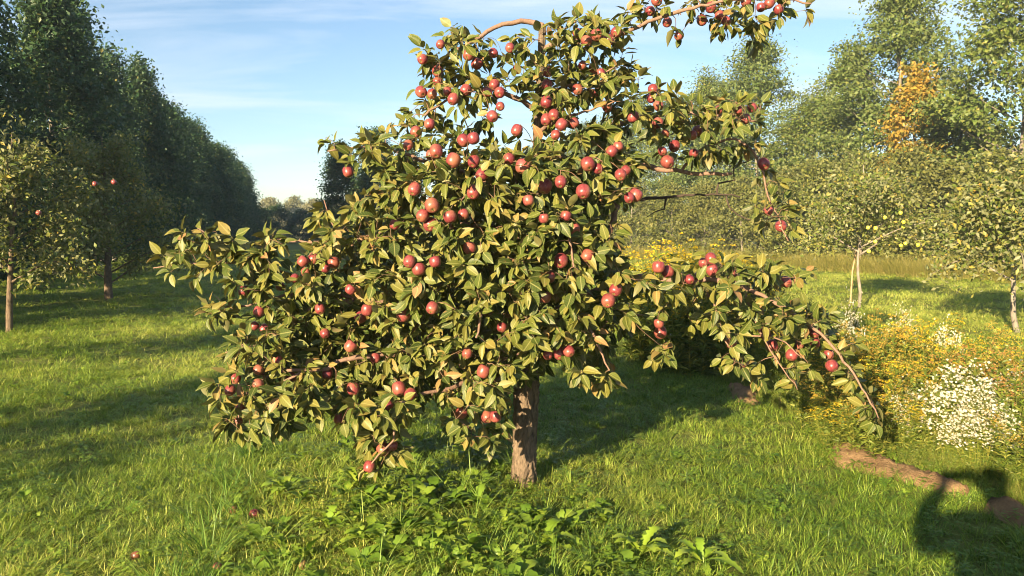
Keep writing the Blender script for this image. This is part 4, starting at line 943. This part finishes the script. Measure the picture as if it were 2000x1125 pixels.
def patch(x, y): return 0.5 + 0.22 * np.sin(0.9 * x + 0.4 * y + 1) + 0.18 * np.sin(1.7 * y - 1.1 * x) + 0.14 * np.sin(3.3 * x + 2.1 * y + 2) + rng.normal(0, 0.16, len(x))
TS = [template('short_tuft', tuft(30, 0.025, 0.085, 0.0021, 0.06, 0.7, 0.7), M['grass']) for _ in range(4)]
TC = [template('clover_tuft', clover(), M['clover']) for _ in range(2)]
TL = [template('long_tuft', tuft(22, 0.12, 0.30, 0.0031, 0.05, 0.35, 0.75, 5), M['long_grass']) for _ in range(4)]
TD = [template('dry_tuft', tuft(20, 0.12, 0.42, 0.0024, 0.06, 0.4, 0.5, 4), M['dry_grass']) for _ in range(3)]
TW = [template('weed_tuft', weedstem(), M['weed_leaf']) for _ in range(3)]
def strip_left(y): return -1.55 - 0.17 * (y - 3.5)
def strip_right(y): return 0.45 - 0.17 * (y - 4.7)
xs, ys, ss = [], [], []
for y0, y1, dn, s in ((2.6, 5.5, 300, 1.0), (5.5, 9, 170, 1.05), (9, 15, 75, 1.25), (15, 28, 24, 1.7), (28, 60, 5.0, 2.3)):
    x, y = frustum_pts(y0, y1, dn); xs.append(x); ys.append(y); ss.append(np.full(len(x), s))
x, y, s = map(np.concatenate, (xs, ys, ss))
ed = np.where((y < 14) & (x > -1), edge_dist(x, y), -1.0); ed = np.where((y >= 12.4) | (y < 3), -1, ed); sp = np.where((x > 0.4) & (x < 3.8) & (y < 12.5), soil_prof(x, y), -1)
k = (sp < 0.15 + 0.75 * rng.uniform(size=len(x)) ** 5) & ((ed < 0.35) | (rng.uniform(size=len(x)) < 0.35)); x, y, s = x[k], y[k], s[k]
tint = np.clip(patch(x, y) + 0.1 * (y > 12) + 0.5 * (x > 3.2), 0, 1); n = len(x); which = rng.integers(0, 6, n); which = np.where((which >= 4) & (rng.uniform(size=n) < 0.5), rng.integers(0, 4, n), which)
s = s * rng.uniform(0.75, 1.3, n) * np.where((x > strip_left(y)) & (x < strip_right(y)) & (y < 12), 1.15, 0.92)
scatter('grass', 'short green grass covering the orchard floor', 'grass', np.column_stack([x, y, gz(x, y)]), rng.uniform(0, 6.28, n), rng.normal(0, 0.12, (n, 2)), s, tint, which, TS + TC)
n1 = n
# longer tufts under the tree row and in scattered clumps
x, y = frustum_pts(2.6, 9.5, 75); L_, R2 = strip_left(y), strip_right(y)
inside = (x > L_) & (x < R2); lush = np.exp(-((x + 0.25) / 0.75) ** 2 - ((y - 4.0) / 0.8) ** 2); edge_t = np.exp(-((x - L_) / 0.18) ** 2)
noise_ = np.sin(2.3 * x + 1.1 * y) * np.sin(1.9 * y - 1.3 * x + 0.5)
pr = np.where(inside, 0.20 + 0.25 * (noise_ > 0.2), 0.02 + 0.06 * (noise_ > 0.55)) + 0.5 * lush + 1.3 * edge_t * (0.65 + 0.35 * np.sin(1.9 * y))
k = (rng.uniform(size=len(x)) < pr) & (edge_dist(x, y) < -0.1) & ~((np.abs(x - TB[0]) < 0.2) & (y > 4.25) & (y < 4.75)); x, y = x[k], y[k]; n = len(x)
sc_ = rng.uniform(0.45, 0.95, n) * np.where(inside[k], 0.75, 0.55) * (1 + 0.35 * lush[k] + 0.45 * edge_t[k])
tl = np.clip(patch(x, y) - 0.55 * edge_t[k], 0, 1)  # tufts on the left strip edge tinted darker: shade put into their colour
scatter('tall_grass', 'long arching grass tufts left unmown around the apple tree', 'grass', np.column_stack([x, y, gz(x, y)]), rng.uniform(0, 6.28, n), rng.normal(0, 0.15, (n, 2)), sc_, tl, rng.integers(0, 4, n), TL)
# low broad-leaved weeds under the tree
def broad():
    mb = MB()
    for k in range(9):
        a = k * 2.4 + rng.uniform(); el = rng.uniform(0.35, 1.2); d = np.array([math.cos(a) * math.cos(el), math.sin(a) * math.cos(el), math.sin(el)]); sd = norm(np.cross(d, [0, 0, 1])); ln = rng.uniform(0.07, 0.15); V = []; m = 6; wd = rng.uniform(0.13, 0.24)
        for i in range(m + 1):
            s_ = i / m; c = d * ln * s_ + np.array([0, 0, -0.45 * ln * s_ ** 2]); w = ln * wd * math.sin(math.pi * min(0.97, 0.12 + 0.85 * s_)) * (1.1 if i % 2 else 0.8); V += [c - sd * w + np.array([0, 0, 0.25 * w]), c, c + sd * w + np.array([0, 0, 0.25 * w])]
        F = []
        for i in range(m):
            b = 3 * i; F += [(b, b + 1, b + 4), (b, b + 4, b + 3), (b + 1, b + 2, b + 5), (b + 1, b + 5, b + 4)]
        mb.add(V, F)
    return mb
TBR = [template('broad_weed', broad(), M['clover']) for _ in range(4)]
x, y = frustum_pts(2.6, 10, 60); L_, R2 = strip_left(y), strip_right(y); ins = (x > L_ + 0.1) & (x < R2)
lush = np.exp(-((x + 0.35) / 0.8) ** 2 - ((y - 4.0) / 0.9) ** 2)
k = (rng.uniform(size=len(x)) < np.where(ins, 0.22, 0.035) + 0.75 * lush) & (edge_dist(x, y) < -0.1) & ~((np.abs(x - TB[0]) < 0.22) & (y > 4.15) & (y < 4.75)); x, y = x[k], y[k]; n = len(x)
scatter('broadleaf_weeds', 'low broad-leaved weeds crowding round the foot of the apple tree', 'weeds', np.column_stack([x, y, gz(x, y) + 0.02 + 0.05 * lush[k]]), rng.uniform(0, 6.28, n), rng.normal(0, 0.15, (n, 2)), rng.uniform(0.55, 1.1, n) * np.where(ins[k], 1.0, 0.6), np.clip(rng.normal(0.6, 0.25, n), 0, 1), rng.integers(0, 4, n), TBR)
# undergrowth of the weedy strip
y = rng.uniform(3.0, 16.0, 27000); x = rng.uniform(0.4, 7.0, 27000); e_ = edge_dist(x, y); wid = 2.3
k = (e_ > 0.22) & (soil_prof(x, y) < 0.1) & (e_ < wid) & (np.abs(x) < 0.75 * y + 1.2); x, y, e_ = x[k], y[k], e_[k]; n = len(x); hs = np.clip(0.35 + 0.65 * e_, 0.4, 1.05) * rng.uniform(0.7, 1.25, n)
hs = np.where((y < 6.0) & (y > 4.2) & (e_ < 0.85) & (x > 2.45), hs * 0.45, np.where((y > 7) & (y < 11.5) & (e_ < 1.3), hs * 0.55, hs))
scatter('undergrowth', 'tangle of weeds and dry grass filling the flowering strip', 'weeds', np.column_stack([x, y, gz(x, y)]), rng.uniform(0, 6.28, n), rng.normal(0, 0.15, (n, 2)), hs, np.clip(rng.normal(0.48, 0.25, n), 0, 1), rng.choice([0, 1, 2, 3, 4, 5], n, p=[.1, .1, .1, .24, .23, .23]), TD + TW)
# rough dry grass at the foot of the far shrubs
px_ = rng.uniform(1150, 2100, 3500); tt = rng.uniform(0, 1, 3500); x = []; y = []
yy = np.interp(px_, [a for a, b in sh], [b for a, b in sh]) - 1.2 - 1.8 * tt
x = (px_ - 1000) / FPX * yy; n = len(x)
scatter('rough_grass', 'tan rough grass at the foot of the far shrubs', 'grass', np.column_stack([x, yy, 0 * x]), rng.uniform(0, 6.28, n), rng.normal(0, 0.15, (n, 2)), rng.uniform(1.2, 2.4, n), np.clip(rng.normal(0.55, 0.2, n), 0, 1), rng.integers(0, 3, n), TD)

# ------------------------------------------------------------------ the photographer, whose shadow falls at the lower right
def photographer():
    J = {}; edges = []; 
    def j(nm, co, r, par=None):
        J[nm] = (len(J), Vector(co), r); 
        if par: edges.append((J[par][0], J[nm][0]))
    B = -0.46
    j('pelvis', (0, B, 1.0), 0.20); j('waist', (0, B, 1.16), 0.215); edges.append((0, 1)); j('chest', (0, B, 1.34), 0.225, 'waist'); j('neck0', (0, B + 0.01, 1.52), 0.08, 'chest'); j('neck', (0, B + 0.03, 1.58), 0.062, 'neck0')
    j('jaw', (0, B + 0.06, 1.635), 0.078, 'neck'); j('skull', (0, B + 0.05, 1.71), 0.10, 'jaw'); j('crown', (0, B + 0.035, 1.775), 0.078, 'skull')
    for s, n in ((-1, 'l'), (1, 'r')):
        j('sh' + n, (0.20 * s, B, 1.46), 0.10, 'chest'); j('el' + n, (0.345 * s, B + 0.13, 1.37), 0.095, 'sh' + n); j('fa' + n, (0.235 * s, B + 0.30, 1.47), 0.055, 'el' + n); j('wr' + n, (0.105 * s, -0.075, 1.555), 0.030, 'fa' + n)
        j('pa' + n, (0.098 * s, -0.055, 1.60), 0.034, 'wr' + n)
        for f in range(4):
            z = 1.575 + 0.021 * f; j(f'k{f}{n}', (0.098 * s, -0.024, z), 0.0095, 'pa' + n); j(f'm{f}{n}', (0.088 * s, -0.014, z + 0.004), 0.0085, f'k{f}{n}'); j(f't{f}{n}', (0.072 * s, -0.016, z + 0.005), 0.0075, f'm{f}{n}')
        j('th0' + n, (0.085 * s, -0.062, 1.585), 0.011, 'pa' + n); j('th1' + n, (0.06 * s, -0.045, 1.60), 0.009, 'th0' + n)
        j('hip' + n, (0.10 * s, B, 0.92), 0.11, 'pelvis'); j('kn' + n, (0.13 * s, B + 0.02, 0.52), 0.07, 'hip' + n); j('an' + n, (0.15 * s, B - 0.02, 0.09), 0.05, 'kn' + n); j('to' + n, (0.17 * s, B + 0.14, 0.045), 0.042, 'an' + n)
    me = bpy.data.meshes.new('person'); me.from_pydata([tuple(c) for _, c, _ in J.values()], edges, []); o = bpy.data.objects.new('person', me); COL.objects.link(o)
    bpy.context.view_layer.objects.active = o
    md = o.modifiers.new('skin', 'SKIN'); md.use_smooth_shade = True
    if not me.skin_vertices: me.skin_vertices.new()
    for i, (_, c, r) in enumerate(J.values()):
        sv = me.skin_vertices[0].data[i]; sv.radius = (r, r); sv.use_root = (i == 0)
    sb = o.modifiers.new('sub', 'SUBSURF'); sb.levels = 1; sb.render_levels = 2
    me.materials.append(plain_mat('dark_jacket', (0.06, 0.07, 0.10), 0.85, 0.2, 0.2, 14)); return o
per = photographer(); tag(per, 'person in dark clothes behind the camera holding a phone in both hands', 'person')
ph = MB()
def rbox(mb, c, d, bev):
    x, y, z = d; b = bev; V = []
    for sy in (-1, 1):
        for ax, az in ((-x + b, -z), (x - b, -z), (x, -z + b), (x, z - b), (x - b, z), (-x + b, z), (-x, z - b), (-x, -z + b)): V.append((c[0] + ax, c[1] + sy * y, c[2] + az))
    F = [(0, i + 1, i) if False else (0, i, i + 1) for i in range(1, 7)] + [(8, 8 + i + 1, 8 + i) for i in range(1, 7)] + [t for i in range(8) for t in ((i, (i + 1) % 8, 8 + (i + 1) % 8), (i, 8 + (i + 1) % 8, 8 + i))]
    mb.add(V, F)
rbox(ph, (0, -0.030, 1.603), (0.080, 0.0042, 0.038), 0.009)
pho = link('phone', ph.mesh('phone', False), plain_mat('phone_glass', (0.02, 0.02, 0.022), 0.2, 0.5)); tag(pho, 'dark phone held up sideways by the person behind the camera', 'phone')
ph = MB(); tube(ph, [(0, -0.027, 1.6), (0, -0.0235, 1.6)], [0.006, 0.006], 14); link('lens', ph.mesh('lens'), pho.data.materials[0], pho)

# ------------------------------------------------------------------ morning air: one closed box round the camera and everything built
hz = MB(); x0, x1, y0, y1, z0, z1 = -150, 190, -40, 240, -1.5, 15.0
hz.add([(x0, y0, z0), (x1, y0, z0), (x1, y1, z0), (x0, y1, z0), (x0, y0, z1), (x1, y0, z1), (x1, y1, z1), (x0, y1, z1)], [(0, 2, 1), (0, 3, 2), (4, 5, 6), (4, 6, 7), (0, 1, 5), (0, 5, 4), (1, 2, 6), (1, 6, 5), (2, 3, 7), (2, 7, 6), (3, 0, 4), (3, 4, 7)])
hm, hn, hl = newmat('morning_air'); pv = hn.new('ShaderNodeVolumePrincipled'); pv.inputs['Color'].default_value = (0.62, 0.8, 1.0, 1); pv.inputs['Density'].default_value = 0.0007; pv.inputs['Anisotropy'].default_value = 0.0
ho = hn.new('ShaderNodeOutputMaterial'); hl.new(pv.outputs[0], ho.inputs['Volume'])
tag(link('haze', hz.mesh('haze', False), hm), 'thin pale morning haze hanging over the orchard', 'haze', kind='stuff')
